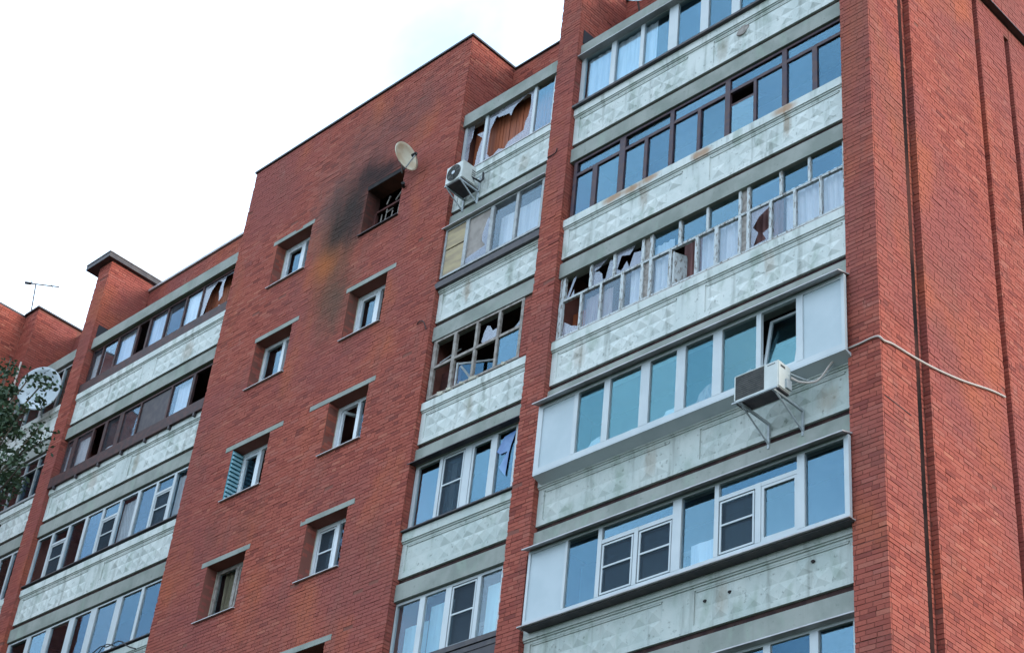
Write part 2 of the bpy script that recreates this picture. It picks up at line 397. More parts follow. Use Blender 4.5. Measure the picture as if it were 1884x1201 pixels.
# ------------------------------------------------------------------ bricks
BR = []          # (kind, u0, u1, z0, z1, plane, proud)
CH, JT = .0755, .0095
def bricks(kind, plane, u0, u1, z0, z1, holes=(), seed=0):
    r = random.Random(seed); k0 = math.ceil(z0 / CH); k1 = math.floor(z1 / CH)
    for k in range(k0, k1):
        a, b = k * CH, (k + 1) * CH - JT
        if (k % 37 == 5 or r.random() < .03) and r.random() < .7: b -= .006
        zm = (a + b) / 2
        segs = [(u0, u1)]
        for h in holes:
            if h[2] - .03 < zm < h[3] + .03:
                ns = []
                for s0, s1 in segs:
                    if h[1] <= s0 or h[0] >= s1: ns.append((s0, s1)); continue
                    if h[0] > s0: ns.append((s0, h[0]))
                    if h[1] < s1: ns.append((h[1], s1))
                segs = ns
        L = .13 if k % 6 == 0 else .26
        off = (0 if k % 2 else .13) + .013 * (k % 5)
        for s0, s1 in segs:
            u = math.floor((s0 - off) / L) * L + off
            while u < s1:
                a0, a1 = max(u, s0), min(u + L - .0075, s1)
                if s1 - (u + L) < .035: a1 = s1
                if a1 - a0 > .03:
                    t = r.random(); pr = r.gauss(0, .0016)
                    if t < .010: pr -= .0055
                    elif t < .05: pr += .004
                    if not (t > .9985):
                        BR.append((kind, a0 + r.uniform(0, .003), a1 - r.uniform(0, .003), a + r.uniform(-.002, .002), b + r.uniform(-.003, .002), plane, pr))
                if a1 == s1: break
                u += L
bricks('F', 0, XCL, XC, ZB, TOP, [(h[0], h[1], h[2], h[3]) for h in holes_front] + [], 1)
bricks('R', XC, .03, D, 2.3, TOP, (), 2); bricks('R', XC, .03, .16, ZB, 2.3, (), 21)
bricks('F', 0, XFL, XF, ZB, 5.24, (), 3); bricks('R', XF, .03, D, 2.3, 5.24, (), 4); bricks('R', XF, .03, .30, ZB, 2.3, (), 22)
bricks('F', 0, XLL, XL, ZB, 5.24, (), 5); bricks('R', XL, .03, D, 2.3, 5.24, (), 6); bricks('R', XL, .03, .30, ZB, 2.3, (), 23)
bricks('F', 0, XAL, XA, ZB, 5.2, (), 7); bricks('R', XA, .03, D, 2.3, 5.2, (), 8); bricks('R', XA, .03, .3, ZB, 2.3, (), 24)
bricks('R', XAL, -3.97, -.005, -7, 5.15, (), 9); bricks('F', -4, -33, XAL, -7, 5.15, (), 91)
bricks('F', 0, XP, 0, ZB, TOP, (), 10)
bricks('R', 0, .03, .913, ZB, TOP, (), 11); bricks('R', -.12, .93, 1.28, ZB, TOP, (), 12); bricks('F', 1.287, -.118, 0, ZB, TOP, (), 13)
bricks('R', 0, 1.31, 3.52, ZB, 2.61, (), 14); bricks('R', -.12, 3.52, 3.685, ZB, 2.61, (), 15); bricks('F', 3.70, -.118, 0, ZB, 2.61, (), 16)
bricks('R', 0, 3.73, 4.65, ZB, 2.61, (), 17); bricks('R', 0, 4.65, 4.83, 2.29, 2.61, (), 25); bricks('F', 4.83, -.118, 0, ZB, 2.28, (), 18)
bricks('R', 0, 4.86, 12, ZB, 2.61, (), 19); bricks('R', .13, 1.3, 12, 2.64, TOP, (), 20)
for i, (a, b) in enumerate(((XF, -.402), (XC, XFL), (XL, XCL), (XA, XLL))): bricks('F', D, a, b, 2.5, BAY, (), 30 + i)
bricks('F', .13, -7.725, XFL - .002, -4.66, -3.26, (), 40)
# window reveals
for j, h in enumerate(holes_front):
    bricks('R', h[0], .022, .27, h[2], h[3], (), 50 + j); bricks('L', h[1], .022, .27, h[2], h[3], (), 70 + j)
DP = .026
def brick_pts(b):
    k, u0, u1, z0, z1, pl, pr = b
    if k == 'F': return (u0, u1, pl - pr, pl + DP, z0, z1)
    if k == 'R': return (pl - DP, pl + pr, u0, u1, z0, z1)
    return (pl - pr, pl + DP, u0, u1, z0, z1)
near = sorted([b for b in BR if b[0] == 'F' and b[5] == 0 and b[1] >= XP - .01 and b[3] > -12.0], key=lambda b: b[3])[:300]
ns = set(map(id, near))
bw = MB()
for b in BR:
    if id(b) not in ns: bw.box(*brick_pts(b))
tag(part('brickwork', bw, BRICK, BLD), kind='stuff')
ub = BX(-.5, .5, -.5, .5, -.5, .5).mesh('brick', BRICK)
EP = next(o for o in BLD.children if o.name.startswith('end_pier'))
for b in near:
    x0, x1, y0, y1, z0, z1 = brick_pts(b)
    o = link('brick', ub, EP, ((x0 + x1) / 2, (y0 + y1) / 2, (z0 + z1) / 2)); o.scale = (x1 - x0, y1 - y0, z1 - z0)

# copings and caps
part('coping', BX(XCL - .04, XC + .04, -.04, D + .3, TOP + .002, TOP + .05), SILLD, BLD)
part('coping', BX(XL + .004, XCL - .05, D - .05, D + .35, BAY + .002, BAY + .07), SILLL, BLD)
part('coping', BX(XC + .05, XFL - .004, D - .04, D + .35, BAY + .002, BAY + .035), SILLD, BLD)
part('coping', BX(XF + .004, -.41, D - .04, D + .35, BAY + .002, BAY + .035), SILLD, BLD)
part('cap_slab', BX(XLL - .45, XL + .11, -.18, D + .3, 5.243, 5.39), SILLD, BLD)
part('cap_slab', BX(XLL - .45, XL + .13, -.20, D + .3, 5.392, 5.42), SILLL, BLD)
part('cap_slab', BX(XFL - .12, XF + .12, -.14, D + .3, 5.243, 5.39), BEAM, BLD)
part('coping', BX(XAL - .004, XA + .05, -.06, D + .3, 5.203, 5.25), SILLD, BLD)
part('coping', BX(-45, XAL - .006, -4.06, 1.2, 5.153, 5.21), SILLD, BLD)
for x in (XF, XL): part('felt_upstand', BX(x + .004, x + .02, .13, .55, 2.78, 3.15), FELT, BLD)
part('overhang_shade_strip', BX(.002, .135, 1.29, 12, 2.615, 2.637), SILLD, BLD)  # dark strip paints in the shade beneath the projecting parapet
part('roof', BX(-45, -.401, 1.95, 12, 4.602, 4.66), FELT, BLD)

# ------------------------------------------------------------------ concrete beams, slabs, parapet panels
YP = .12
def panel(x0, x1, k, insets, seed, coping=True, mat=PANEL, kind='stud'):
    z = P(k); m = MB(); r = random.Random(seed)
    m.box(x0, x1, YP + .022, YP + .10, z, z + .729)
    xs = [x0] + [v for i in insets for v in i] + [x1]
    m.box(x0, x1, YP, YP + .021, z, z + .10)
    for a, b in zip(xs[::2], xs[1::2]): m.box(a, b, YP, YP + .021, z + .1005, z + .655)
    m.box(x0, x1, YP, YP + .021, z + .6555, z + .729)
    for a, b in insets:                                # stepped moulding over the sunk field
        m.box(a + .03, b - .03, YP + .006, YP + .0215, z + .628, z + .655)
    n_ = len(m.v)
    for a, b in insets:
        nc = max(1, round((b - a - .06) / .29)); wv = (b - a - .06) / nc; h = .252
        for i in range(nc):
            for j in range(2):
                xa, za = a + .03 + i * wv, z + .112 + j * (h + .004)
                xb, zb_ = xa + wv - .004, za + h
                hgt = .036 * r.uniform(.5, 1.2)
                if r.random() < .16: hgt *= .2
                cx, cz = (xa + xb) / 2 + r.uniform(-.05, .05), (za + zb_) / 2 + r.uniform(-.04, .04); n = len(m.v)
                y = YP + .0218
                m.v += [(xa, y, za), (xb, y, za), (xb, y, zb_), (xa, y, zb_), (cx, y - hgt, cz)]
                m.f += [(n, n + 1, n + 4), (n + 1, n + 2, n + 4), (n + 2, n + 3, n + 4), (n + 3, n, n + 4)]
    o = part('balcony_panel', m, mat, BLD)
    if coping:
        c = MB(); c.box(x0, x1, YP - .045, YP + .13, z + .7295, z + .90)
        c.box(x0, x1, YP - .022, YP + .0, z + .700, z + .729)
        part('coping', c, mat, o)
    return o
def storey(x0, x1, k, insets, seed, inner=INTR, rails=True, plank=False):
    """beam over storey k, floor slab, parapet panel and inner walls"""
    z = P(k); zt = z + 2.8; x0 += .004; x1 -= .004
    panel(x0, x1, k, insets, seed, mat=PANELU if k < 3 else PANEL)
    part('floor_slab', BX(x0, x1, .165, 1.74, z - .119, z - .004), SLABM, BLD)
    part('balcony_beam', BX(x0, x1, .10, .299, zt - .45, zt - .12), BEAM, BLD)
    if k == 0: part('balcony_roof', BX(x0, x1, .30, 1.33, zt - .22, zt - .10), FELT, BLD)
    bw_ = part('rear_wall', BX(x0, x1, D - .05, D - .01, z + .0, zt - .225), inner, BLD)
    if plank:
        m = MB(); x = x0 + .01
        while x < x1 - .1:
            m.box(x, x + .085, D - .07, D - .051, z + .02, zt - .24); x += .092
        tag(part('boarding', m, PLANK, bw_), kind='stuff')
    else:
        # balcony door and window in the rear wall
        xm = x0 + (x1 - x0) * .35
        fr = MB().box(xm, xm + .09, D - .09, D - .055, z + .1, z + 2.15).box(xm + .71, xm + .8, D - .09, D - .055, z + .1, z + 2.15).box(xm + .091, xm + .709, D - .09, D - .055, z + 2.06, z + 2.15).box(xm + .091, xm + .709, D - .09, D - .055, z + .1, z + .75)
        part('balcony_door', fr, DARKF if inner is not INTG else PVC, bw_)
def boarding(x0, x1, y, z0, z1, label, mat=None):
    m = MB(); x = x0; r = random.Random(int(x0 * 10))
    while x < x1 - .05:
        w_ = min(.095, x1 - x); m.box(x, x + w_ - .010, y + r.uniform(0, .012), y + .03, z0, z1); x += w_
    o = part('boarding', m, mat or PLANK, BLD, label); o['kind'] = 'stuff'
WI = [(-6.72, -4.0), (-3.40, -.68)]; NI = [(-10.10, -7.50)]; LI = [(-24.02, -21.27), (-20.65, -18.0)]; FI = [(-27.6, -24.9)]
for k in range(0, 6):
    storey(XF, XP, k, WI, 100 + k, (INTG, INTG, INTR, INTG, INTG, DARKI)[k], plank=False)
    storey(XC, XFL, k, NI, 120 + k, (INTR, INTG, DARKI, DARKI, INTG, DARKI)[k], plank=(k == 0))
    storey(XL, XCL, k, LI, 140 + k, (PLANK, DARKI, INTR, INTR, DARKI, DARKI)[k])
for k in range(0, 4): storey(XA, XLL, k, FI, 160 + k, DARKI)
# extra step mouldings peeled / missing chips seen as dark holes on the panels
for x, z in ((-2.75, P(4) + .46), (-1.3, P(4) + .52), (-3.2, P(4) + .44)):
    part('chipped_hole', MB().poly_plate([[(x + .032 * math.cos(t) * (1 + .3 * math.sin(3 * t)), z + .024 * math.sin(t)) for t in [i * .785 for i in range(8)]]], YP - .004, .02), DARKI, BLD)
part('patched_hole', MB().poly_plate([[(-2.72 + .13 * math.cos(t) * (1 + .25 * math.sin(2 * t)), .52 + .10 * math.sin(t)) for t in [i * .6 for i in range(10)]]], YP - .02, .03), GREYF, BLD)

# ------------------------------------------------------------------ glazing
def cv(x, z, ya, yb):
    return x - (yb - ya) * (CAM.x - x) / (ya - CAM.y), z + (yb - ya) * (z - CAM.z) / (ya - CAM.y)
def glazing(label, z0, z1, yf, verts, mat, ya=None, transom=(), top=.05, bot=.06, over={}, glass=GLASS, depth=.06, xlim=None, mull=None, upper=None):
    """verts: (left, right) of every upright as measured on plane ya; transom: (first interval, last interval, zlow, zhigh).
    over: {(interval, level): spec}; spec = 'none', 'solid', 'screen', ('hole', poly...), ('mat', material)"""
    ya = yf if ya is None else ya
    V = [(cv(a, z0, ya, yf)[0], cv(b, z0, ya, yf)[0]) for a, b in verts]
    if xlim: V = [(max(a, xlim[0]), min(b, xlim[1])) for a, b in V]; V = [v for v in V if v[1] - v[0] > .01]
    zz = lambda z: cv(-5, z, ya, yf)[1]
    z0, z1 = zz(z0), zz(z1); xl, xr = V[0][0], V[-1][1]
    fm = MB(); fm.box(xl, xr, yf, yf + depth, z0, z0 + bot); fm.box(xl, xr, yf, yf + depth, z1 - top, z1)
    fm.box(*V[0], yf, yf + depth, z0 + bot, z1 - top); fm.box(*V[-1], yf, yf + depth, z0 + bot, z1 - top)
    fr = part('balcony_glazing', fm, mat, BLD, label)
    tr = [(a, b, zz(p), zz(q)) for a, b, p, q in transom]
    for i, (a, b) in enumerate(V[1:-1], 1):
        t_ = z1 - top
        for q in (upper or ()):
            if i in q[0]: t_ = zz(q[1])
        part('mullion', BX(a, b, yf - .003, yf + depth, z0 + bot + .001, t_ - .001), mat, fr)
    for a, b, p, q in tr:
        for i in range(a, b + 1):
            x0, x1 = V[i][1], V[i + 1][0]
            ext = V[i + 1][1] if (upper and any(i + 1 in u[0] for u in upper) and i < b) else x1
            part('transom', BX(x0 + .001, ext - .001, yf + .002, yf + depth, p, q), mat, fr)
    merged = {}
    for i in range(len(V) - 1):
        x0, x1 = V[i][1], V[i + 1][0]
        cuts = [(p, q) for a, b, p, q in tr if a <= i <= b]; lv = []
        lo = z0 + bot
        for p, q in sorted(cuts): lv.append((lo, p)); lo = q
        lv.append((lo, z1 - top))
        for j, (p, q) in enumerate(lv):
            xa, xb = x0, x1
            if upper and j == len(lv) - 1 and len(lv) > 1:
                k = i + 1
                while any(k in u[0] for u in upper) and k < len(V) - 1: xb = V[k + 1][0]; k += 1
                if any(i in u[0] for u in upper): continue
            sp = over.get((i, j), 'glass'); yp = yf + depth * .5
            if sp == 'none': continue
            if sp == 'glass': part('pane', BX(xa, xb, yp, yp + .006, p, q), glass, fr)
            elif sp == 'solid': part('infill_panel', BX(xa, xb, yp - .012, yp + .02, p, q), PVCG, fr)
            elif sp == 'screen':
                part('pane', BX(xa, xb, yp + .02, yp + .026, p, q), glass, fr); screen(xa, xb, p, q, yf, fr, mat)
            elif sp == 'sash':
                part('pane', BX(xa + .05, xb - .05, yp, yp + .006, p + .06, q - .05), glass, fr)
                s_ = MB().box(xa + .003, xa + .05, yf + .008, yf + depth, p, q).box(xb - .05, xb - .003, yf + .008, yf + depth, p, q)
                s_.box(xa + .05, xb - .05, yf + .008, yf + depth, p, p + .06).box(xa + .05, xb - .05, yf + .008, yf + depth, q - .05, q)
                part('sash', s_, mat, fr)
            elif sp[0] == 'mat': part('infill_board', BX(xa, xb, yp, yp + .015, p, q), sp[1], fr)
            elif sp[0] == 'hole':
                hole = [(xa + (xb - xa) * u, p + (q - p) * v) for u, v in sp[1]]
                part('broken_pane', MB().poly_plate([[(xa, p), (xb, p), (xb, q), (xa, q)], hole], yp, .006), SHARD, fr, 'shattered pane with a jagged hole')
            elif sp[0] == 'shards':
                m = MB()
                for pl in sp[1:]: m.poly_plate([[(xa + (xb - xa) * u, p + (q - p) * v) for u, v in pl]], yp, .006)
                part('glass_shard', m, SHARD if len(sp) < 9 else glass, fr)
    return fr, V, z0, z1
def screen(xa, xb, p, q, yf, fr, mat):
    a, b, c, d_ = xa + .02, xb - .02, p + .02, q - .02
    s_ = MB().box(a, a + .03, yf + .004, yf + .02, c, d_).box(b - .03, b, yf + .004, yf + .02, c, d_)
    s_.box(a + .03, b - .03, yf + .004, yf + .02, c, c + .03).box(a + .03, b - .03, yf + .004, yf + .02, d_ - .03, d_).box(a + .03, b - .03, yf + .004, yf + .02, (c + d_) / 2 + .02, (c + d_) / 2 + .05)
    part('screen_frame', s_, mat, fr)
    part('insect_screen', BX(a + .03, b - .03, yf + .021, yf + .023, c + .03, d_ - .03), SCREEN, fr)
def ledge(fr, x0, x1, y0, y1, z0, z1, mat, name='ledge'): return part(name, BX(x0, x1, y0, y1, z0, z1), mat, fr)

XW = (XF + .006, XP - .006); XN = (XC + .006, XFL - .006); XLB = (XL + .006, XCL - .006)
# wide bay, top storey
f, V, a, b = glazing('white plastic balcony glazing over a black sill strip, top storey', .93, 2.30, .17,
    [(-6.8, -6.7), (-6.0, -5.88), (-5.24, -5.15), (-4.52, -4.30), (-3.74, -3.55), (-3.0, -2.81), (-2.25, -2.15), (-1.5, -1.3), (-.68, -.56)], PVC, .12, xlim=XW, glass=GLASSB)
ledge(f, *XW, .0, .30, .905, .955, SILLD)
part('lintel_flashing', BX(XW[0] - .02, XW[1], .03, .25, 2.33, 2.345), SILLL, f)
# wide bay, second storey: dark brown steel, transom with long upper lights
f, V, a, b = glazing('dark brown steel balcony glazing with long upper lights and one pane tilted in', -1.90, -.50, .14,
    [(-6.74, -6.66), (-6.24, -6.12), (-5.58, -5.44), (-4.96, -4.88), (-4.36, -4.27), (-3.71, -3.64), (-3.09, -2.98), (-2.46, -2.40), (-1.85, -1.75), (-1.22, -1.12), (-.64, -.56)],
    BROWN, .12, transom=[(0, 9, -.88, -.81)], upper=[((1, 3, 5, 7, 9), -.88)], xlim=XW, glass=GLASSB, over={(6, 0): 'none'}, bot=.05)
x0, x1 = V[6][1], V[7][0]
part('pane', BX(x0, x1, .17, .176, -1.84, -1.16), GLASSB, f)
part('tilted_sash', MB().hexa([(x0, .17, -1.16), (x1, .17, -1.16), (x1, .20, -1.16), (x0, .20, -1.16), (x0, .17, -1.11), (x1, .17, -1.11), (x1, .20, -1.11), (x0, .20, -1.11)]).hexa(
    [(x0, .20, -1.10), (x1, .20, -1.10), (x1, .23, -1.10), (x0, .23, -1.10), (x0, .50, -.90), (x1, .50, -.90), (x1, .53, -.90), (x0, .53, -.90)]), BROWN, f)
# wide bay, third storey: peeling white timber
J = lambda *p: list(p)
f, V, a, b = glazing('peeling white timber balcony glazing with broken and missing panes', -4.66, -3.90 + .10, .15,
    [(-6.80, -6.71), (-6.28, -6.235), (-5.81, -5.76), (-5.32, -5.25), (-4.86, -4.80), (-4.67, -4.61), (-4.23, -4.17), (-3.65, -3.59), (-3.235, -3.16), (-2.735, -2.68), (-2.56, -2.50), (-2.105, -2.05), (-1.62, -1.565), (-1.11, -1.065), (-.66, -.565)],
    PEEL, .12, xlim=XW, glass=GLASSN, bot=.06, top=.03,
    over={(0, 0): ('shards', J((.05, .0), (.95, .0), (.95, .12), (.55, .22), (.12, .42))), (6, 0): 'none', (10, 0): ('hole', J((.12, .55), (.42, .78), (.95, .92), (.97, .35), (.62, .28), (.80, .08), (.15, .05), (.40, .35))), (4, 0): ('mat', GREYF), (9, 0): ('mat', GREYF)})
f2, V2, a2, b2 = glazing('upper lights of the peeling timber glazing, three of them smashed', -3.795, -3.20, .15,
    [(-6.80, -6.68), (-6.09, -6.035), (-5.53, -5.475), (-4.86, -4.80), (-4.67, -4.61), (-4.03, -3.97), (-3.425, -3.375), (-2.735, -2.68), (-2.56, -2.50), (-1.895, -1.84), (-1.325, -1.275), (-.66, -.565)],
    PEEL, .12, xlim=XW, glass=GLASSB, bot=.012, top=.05,
    over={(0, 0): ('shards', J((.02, .0), (.12, .0), (.42, .85), (.30, .80)), J((.2, 0), (.36, 0), (.34, .3))), (1, 0): ('hole', J((.02, .62), (.3, .70), (.75, .97), (.98, .97), (.98, .75), (.80, .80), (.62, .12), (.5, .1), (.45, .38), (.3, .55))),
          (2, 0): ('hole', J((.04, .25), (.18, .75), (.5, .62), (.72, .95), (.95, .9), (.93, .55), (.66, .62), (.5, .1), (.40, .42), (.2, .12))), (3, 0): ('mat', GREYF), (7, 0): ('mat', GREYF)})
part('open_sash', MB().hexa([(V[6][1] + .02, .17, -4.55), (V[6][1] + .05, .17, -4.55), (V[6][1] + .15, .40, -4.55), (V[6][1] + .12, .40, -4.55), (V[6][1] + .02, .17, -3.86), (V[6][1] + .05, .17, -3.86), (V[6][1] + .15, .40, -3.86), (V[6][1] + .12, .40, -3.86)]), PEEL, f)
ledge(f, *XW, .08, .16, P(2) + .902, P(2) + .925, GREYF)
# wide bay, fourth storey: white box standing out from the facade
yb = -.15
f, V, a, b = glazing('white plastic balcony box with a blank sheet at each end and one tilted sash', -7.56, -6.20, yb,
    [(-6.77, -6.66), (-5.93, -5.84), (-5.26, -5.13), (-4.46, -4.27), (-3.71, -3.53), (-2.97, -2.79), (-2.12, -2.03), (-1.37, -1.25), (-.56, -.50)], PVC, yb, bot=.10, top=.07,
    over={(0, 0): 'solid', (7, 0): 'solid', (6, 0): 'none'}, glass=GLASSC)
x0, x1, zz0, zz1 = V[0][0], V[-1][1], a, b
part('box_soffit', MB().hexa([(x0, yb + .001, zz0 - .025), (x1, yb + .001, zz0 - .025), (x1, .119, zz0 - .10), (x0, .119, zz0 - .10), (x0, yb + .001, zz0 - .002), (x1, yb + .001, zz0 - .002), (x1, .119, zz0 - .002), (x0, .119, zz0 - .002)]), PVC, f)
part('roof_flashing', MB().hexa([(x0 - .03, yb - .15, zz1 - .02), (x1, yb - .15, zz1 - .02), (x1, .099, zz1 + .10), (x0 - .02, .099, zz1 + .10), (x0 - .03, yb - .15, zz1 + .0), (x1, yb - .15, zz1 + .0), (x1, .099, zz1 + .12), (x0 - .02, .099, zz1 + .12)]), SILLL, f)
part('end_cheek', BX(x0, x0 + .04, yb + .062, .118, zz0, zz1), PVC, f)
xa, xb = V[6][1], V[7][0]
ts = MB()
def tilt(x0_, x1_, z0_, z1_, y0_, lean, t=.05):
    def q(x, z): return (x, y0_ + lean * (z - z0_) / (z1_ - z0_), z)
    for p0, p1, p2, p3 in (((x0_), (x0_ + t), z0_, z1_), ((x1_ - t), x1_, z0_, z1_), (x0_ + t, x1_ - t, z0_, z0_ + t), (x0_ + t, x1_ - t, z1_ - t, z1_)):
        A = [q(p0, p2), q(p1, p2), q(p1, p3), q(p0, p3)]
        ts.hexa([A[0], A[1], (A[1][0], A[1][1] + .04, A[1][2]), (A[0][0], A[0][1] + .04, A[0][2]), A[3], A[2], (A[2][0], A[2][1] + .04, A[2][2]), (A[3][0], A[3][1] + .04, A[3][2])])
tilt(xa + .005, xb - .005, zz0 + .105, zz1 - .11, yb + .02, .20)
part('tilted_sash', ts, PVC, f)
g2 = MB(); g2.hexa([(xa + .05, yb + .045, zz0 + .15), (xb - .05, yb + .045, zz0 + .15), (xb - .05, yb + .051, zz0 + .15), (xa + .05, yb + .051, zz0 + .15), (xa + .05, yb + .225, zz1 - .16), (xb - .05, yb + .225, zz1 - .16), (xb - .05, yb + .231, zz1 - .16), (xa + .05, yb + .231, zz1 - .16)])
part('pane', g2, GLASSC, f)
# wide bay, fifth storey
yb = -.10
f, V, a, b = glazing('white plastic balcony box with transoms, insect screens and a blank left sheet', -10.33, -9.0, yb,
    [(-6.72, -6.67), (-5.90, -5.85), (-5.20, -5.12), (-4.45, -4.37), (-3.69, -3.52), (-2.89, -2.81), (-2.14, -2.04), (-1.40, -1.27), (-.60, -.52)], PVC, yb, bot=.08, top=.05,
    transom=[(2, 3, -9.34, -9.27), (5, 6, -9.34, -9.27)], upper=[((3, 6), -9.27)],
    over={(0, 0): 'solid', (2, 0): 'screen', (3, 0): 'screen', (5, 0): 'screen', (6, 0): 'sash'}, glass=GLASSB)
x0, x1 = V[0][0], V[-1][1]
part('roof_flashing', MB().hexa([(x0 - .04, yb - .14, b - .02), (x1, yb - .14, b - .02), (x1, .099, b + .09), (x0 - .03, .099, b + .09), (x0 - .04, yb - .14, b + .0), (x1, yb - .14, b + .0), (x1, .099, b + .11), (x0 - .03, .099, b + .11)]), SILLL, f)
part('base_flashing', BX(x0 - .07, x1 + .02, yb - .05, .0, a - .022, a - .002), SILLL, f)
part('box_soffit', BX(x0, x1, yb + .001, .07, a - .045, a - .024), SILLD, f)  # dark colour puts the shade under the box into its soffit
part('end_cheek', BX(x0, x0 + .04, yb + .062, .118, a, b), PVC, f)
# wide bay, sixth storey (its head shows at the lower edge)
f, V, a, b = glazing('white plastic balcony glazing under a thin metal drip, lowest storey', P(5) + .93, P(5) + 2.30, .17,
    [(-6.8, -6.7), (-6.0, -5.9), (-5.2, -5.1), (-4.4, -4.3), (-3.6, -3.5), (-2.85, -2.75), (-2.14, -2.02), (-1.36, -1.22), (-.66, -.56)], PVC, .12, xlim=XW, glass=GLASSB)
part('lintel_flashing', BX(*XW, .04, .25, P(5) + 2.325, P(5) + 2.345), SILLL, f)

# narrow bay
f, V, a, b = glazing('smashed white balcony glazing with brown boarding behind, beside the air conditioner', .90, 2.37, .17,
    [(-10.20, -10.12), (-9.57, -9.49), (-8.15, -8.07), (-7.58, -7.47)], PVC, .15, xlim=XN, bot=.05, top=.03, glass=GLASSB,
    over={(0, 0): ('hole', J((.30, .74), (.34, .97), (.90, .97), (.95, .72), (.55, .74), (.88, .60), (.70, .35), (.62, .02), (.08, .05), (.22, .35), (.20, .62))),
          (1, 0): ('hole', J((.05, .50), (.06, .68), (.17, .90), (.22, .84), (.45, .80), (.50, .72), (.54, .84), (.62, .90), (.84, .975), (.91, .92), (.93, .72), (.90, .52), (.84, .40), (.83, .26), (.50, .20), (.44, .10), (.30, .17), (.14, .06), (.05, .20)))})
ledge(f, *XN, .06, .16, P(0) + .902, P(0) + .925, SILLL)
f, V, a, b = glazing('grey steel balcony glazing with two panes boarded over above a black rail', -1.76, -.52, .05,
    [(-10.21, -10.16), (-9.61, -9.52), (-8.91, -8.82), (-8.20, -8.13), (-7.51, -7.45)], ALU, .05, xlim=XN, bot=.05, top=.03,
    over={(0, 0): 'none', (1, 0): ('mat', BOARDG)}, glass=GLASSN)
x0, x1 = V[0][1], V[1][0]
part('infill_board', BX(x0, x1, .075, .09, a + .05, a + .70), BOARD, f, 'lower beige plywood board'); part('infill_board', BX(x0, x1, .07, .088, a + .73, b - .03), BOARD, f, 'upper beige plywood board')
x0, x1 = V[1][1], V[2][0]
part('broken_pane', MB().poly_plate([[(x0, a + .05), (x1, a + .05), (x1, a + 1.05), (x0 + (x1 - x0) * .85, a + .95), (x0 + (x1 - x0) * .70, a + .62), (x0 + (x1 - x0) * .72, a + .45), (x0 + (x1 - x0) * .9, a + .30), (x0, a + .20)]], .062, .006), SHARD, f, 'remains of a pane in front of the grey board')
ledge(f, XC - .04, XFL - .006, .0, .12, -2.02, -1.87, SILLD, 'rail'); ledge(f, XC - .05, XFL - .006, -.03, .09, -.50, -.485, SILLL, 'flashing')
f, V, a, b = glazing('burnt timber balcony glazing with nearly every pane gone', -4.62, -3.26, .12,
    [(-10.16, -10.07), (-9.59, -9.51), (-8.99, -8.93), (-8.39, -8.33), (-7.79, -7.72)], GREYF, .12, xlim=XN, bot=.05, top=.05, transom=[(0, 3, -3.93, -3.87)],
    over={(0, 0): 'none', (0, 1): 'none', (1, 0): 'none', (1, 1): 'none', (2, 0): 'none',
          (2, 1): ('shards', J((.20, .12), (.30, .02), (.95, .02), (.95, .40), (.72, .38), (.58, .62), (.42, .70), (.28, .45)), J(), J(), J(), J(), J(), J(), J()) if False else ('shards', J((.20, .12), (.30, .02), (.95, .02), (.95, .40), (.72, .38), (.58, .62), (.42, .70), (.28, .45))),
          (3, 1): ('shards', J((.62, .0), (1., .0), (1., .40), (.92, .22)))}, glass=GLASSB)
part('loose_bar', MB().bar((-10.0, .2, -3.78), (-9.72, .45, -3.42), .016).bar((-10.0, .2, -3.80), (-9.62, .2, -3.86), .014), ALU, f)
part('fallen_sash', MB().box(-9.46, -9.42, .16, .19, -4.55, -4.02).hexa([(-9.42, .18, -4.06), (-8.72, .5, -4.06), (-8.72, .53, -4.06), (-9.42, .21, -4.06), (-9.42, .18, -4.02), (-8.72, .5, -4.02), (-8.72, .53, -4.02), (-9.42, .21, -4.02)]).hexa(
    [(-8.76, .5, -4.5), (-8.72, .5, -4.5), (-8.72, .53, -4.5), (-8.76, .53, -4.5), (-8.76, .5, -4.06), (-8.72, .5, -4.06), (-8.72, .53, -4.06), (-8.76, .53, -4.06)]).hexa(
    [(-9.40, .2, -4.1), (-9.35, .2, -4.1), (-9.35, .23, -4.1), (-9.40, .23, -4.1), (-9.1, .34, -4.55), (-9.05, .34, -4.55), (-9.05, .37, -4.55), (-9.1, .37, -4.55)]), ALU, f)
part('pane', MB().hexa([(-9.42, .195, -4.55), (-8.76, .51, -4.55), (-8.76, .515, -4.55), (-9.42, .2, -4.55), (-9.42, .195, -4.06), (-8.76, .51, -4.06), (-8.76, .515, -4.06), (-9.42, .2, -4.06)]), GLASSB, f)
part('scorched_lining', BX(-10.15, -9.60, .42, .46, -4.6, -3.86), REDIN, f)
for x, wd, zz_ in ((-9.55, .12, 0), (-8.95, .2, -.01), (-9.8, .16, -.02), (-8.1, .09, 0), (-9.2, .1, .005)):
    part('loose_packing', MB().hexa([(x, .06, a - .05 + zz_), (x + wd, .06, a - .06 + zz_), (x + wd, .13, a - .06 + zz_), (x, .13, a - .05 + zz_), (x, .06, a + .02), (x + wd, .06, a - .01), (x + wd, .13, a - .01), (x, .13, a + .02)]), PASTE, f)
f, V, a, b = glazing('white plastic balcony glazing with an insect screen and torn blue film', -7.50, -6.10, .17,
    [(-10.18, -10.06), (-9.50, -9.42), (-8.84, -8.66), (-8.14, -8.02), (-7.57, -7.46)], PVC, .12, xlim=XN, bot=.06, top=.05, over={(1, 0): 'screen', (2, 0): 'sash'}, glass=GLASSB)
ledge(f, XC - .02, XFL - .006, .02, .17, a - .03, a - .003, SILLD); ledge(f, XC - .06, XFL - .006, -.01, .12, P(3) + 2.335, P(3) + 2.35, SILLD, 'flashing')
x0, x1 = V[3][1], V[4][0]; wx = x1 - x0
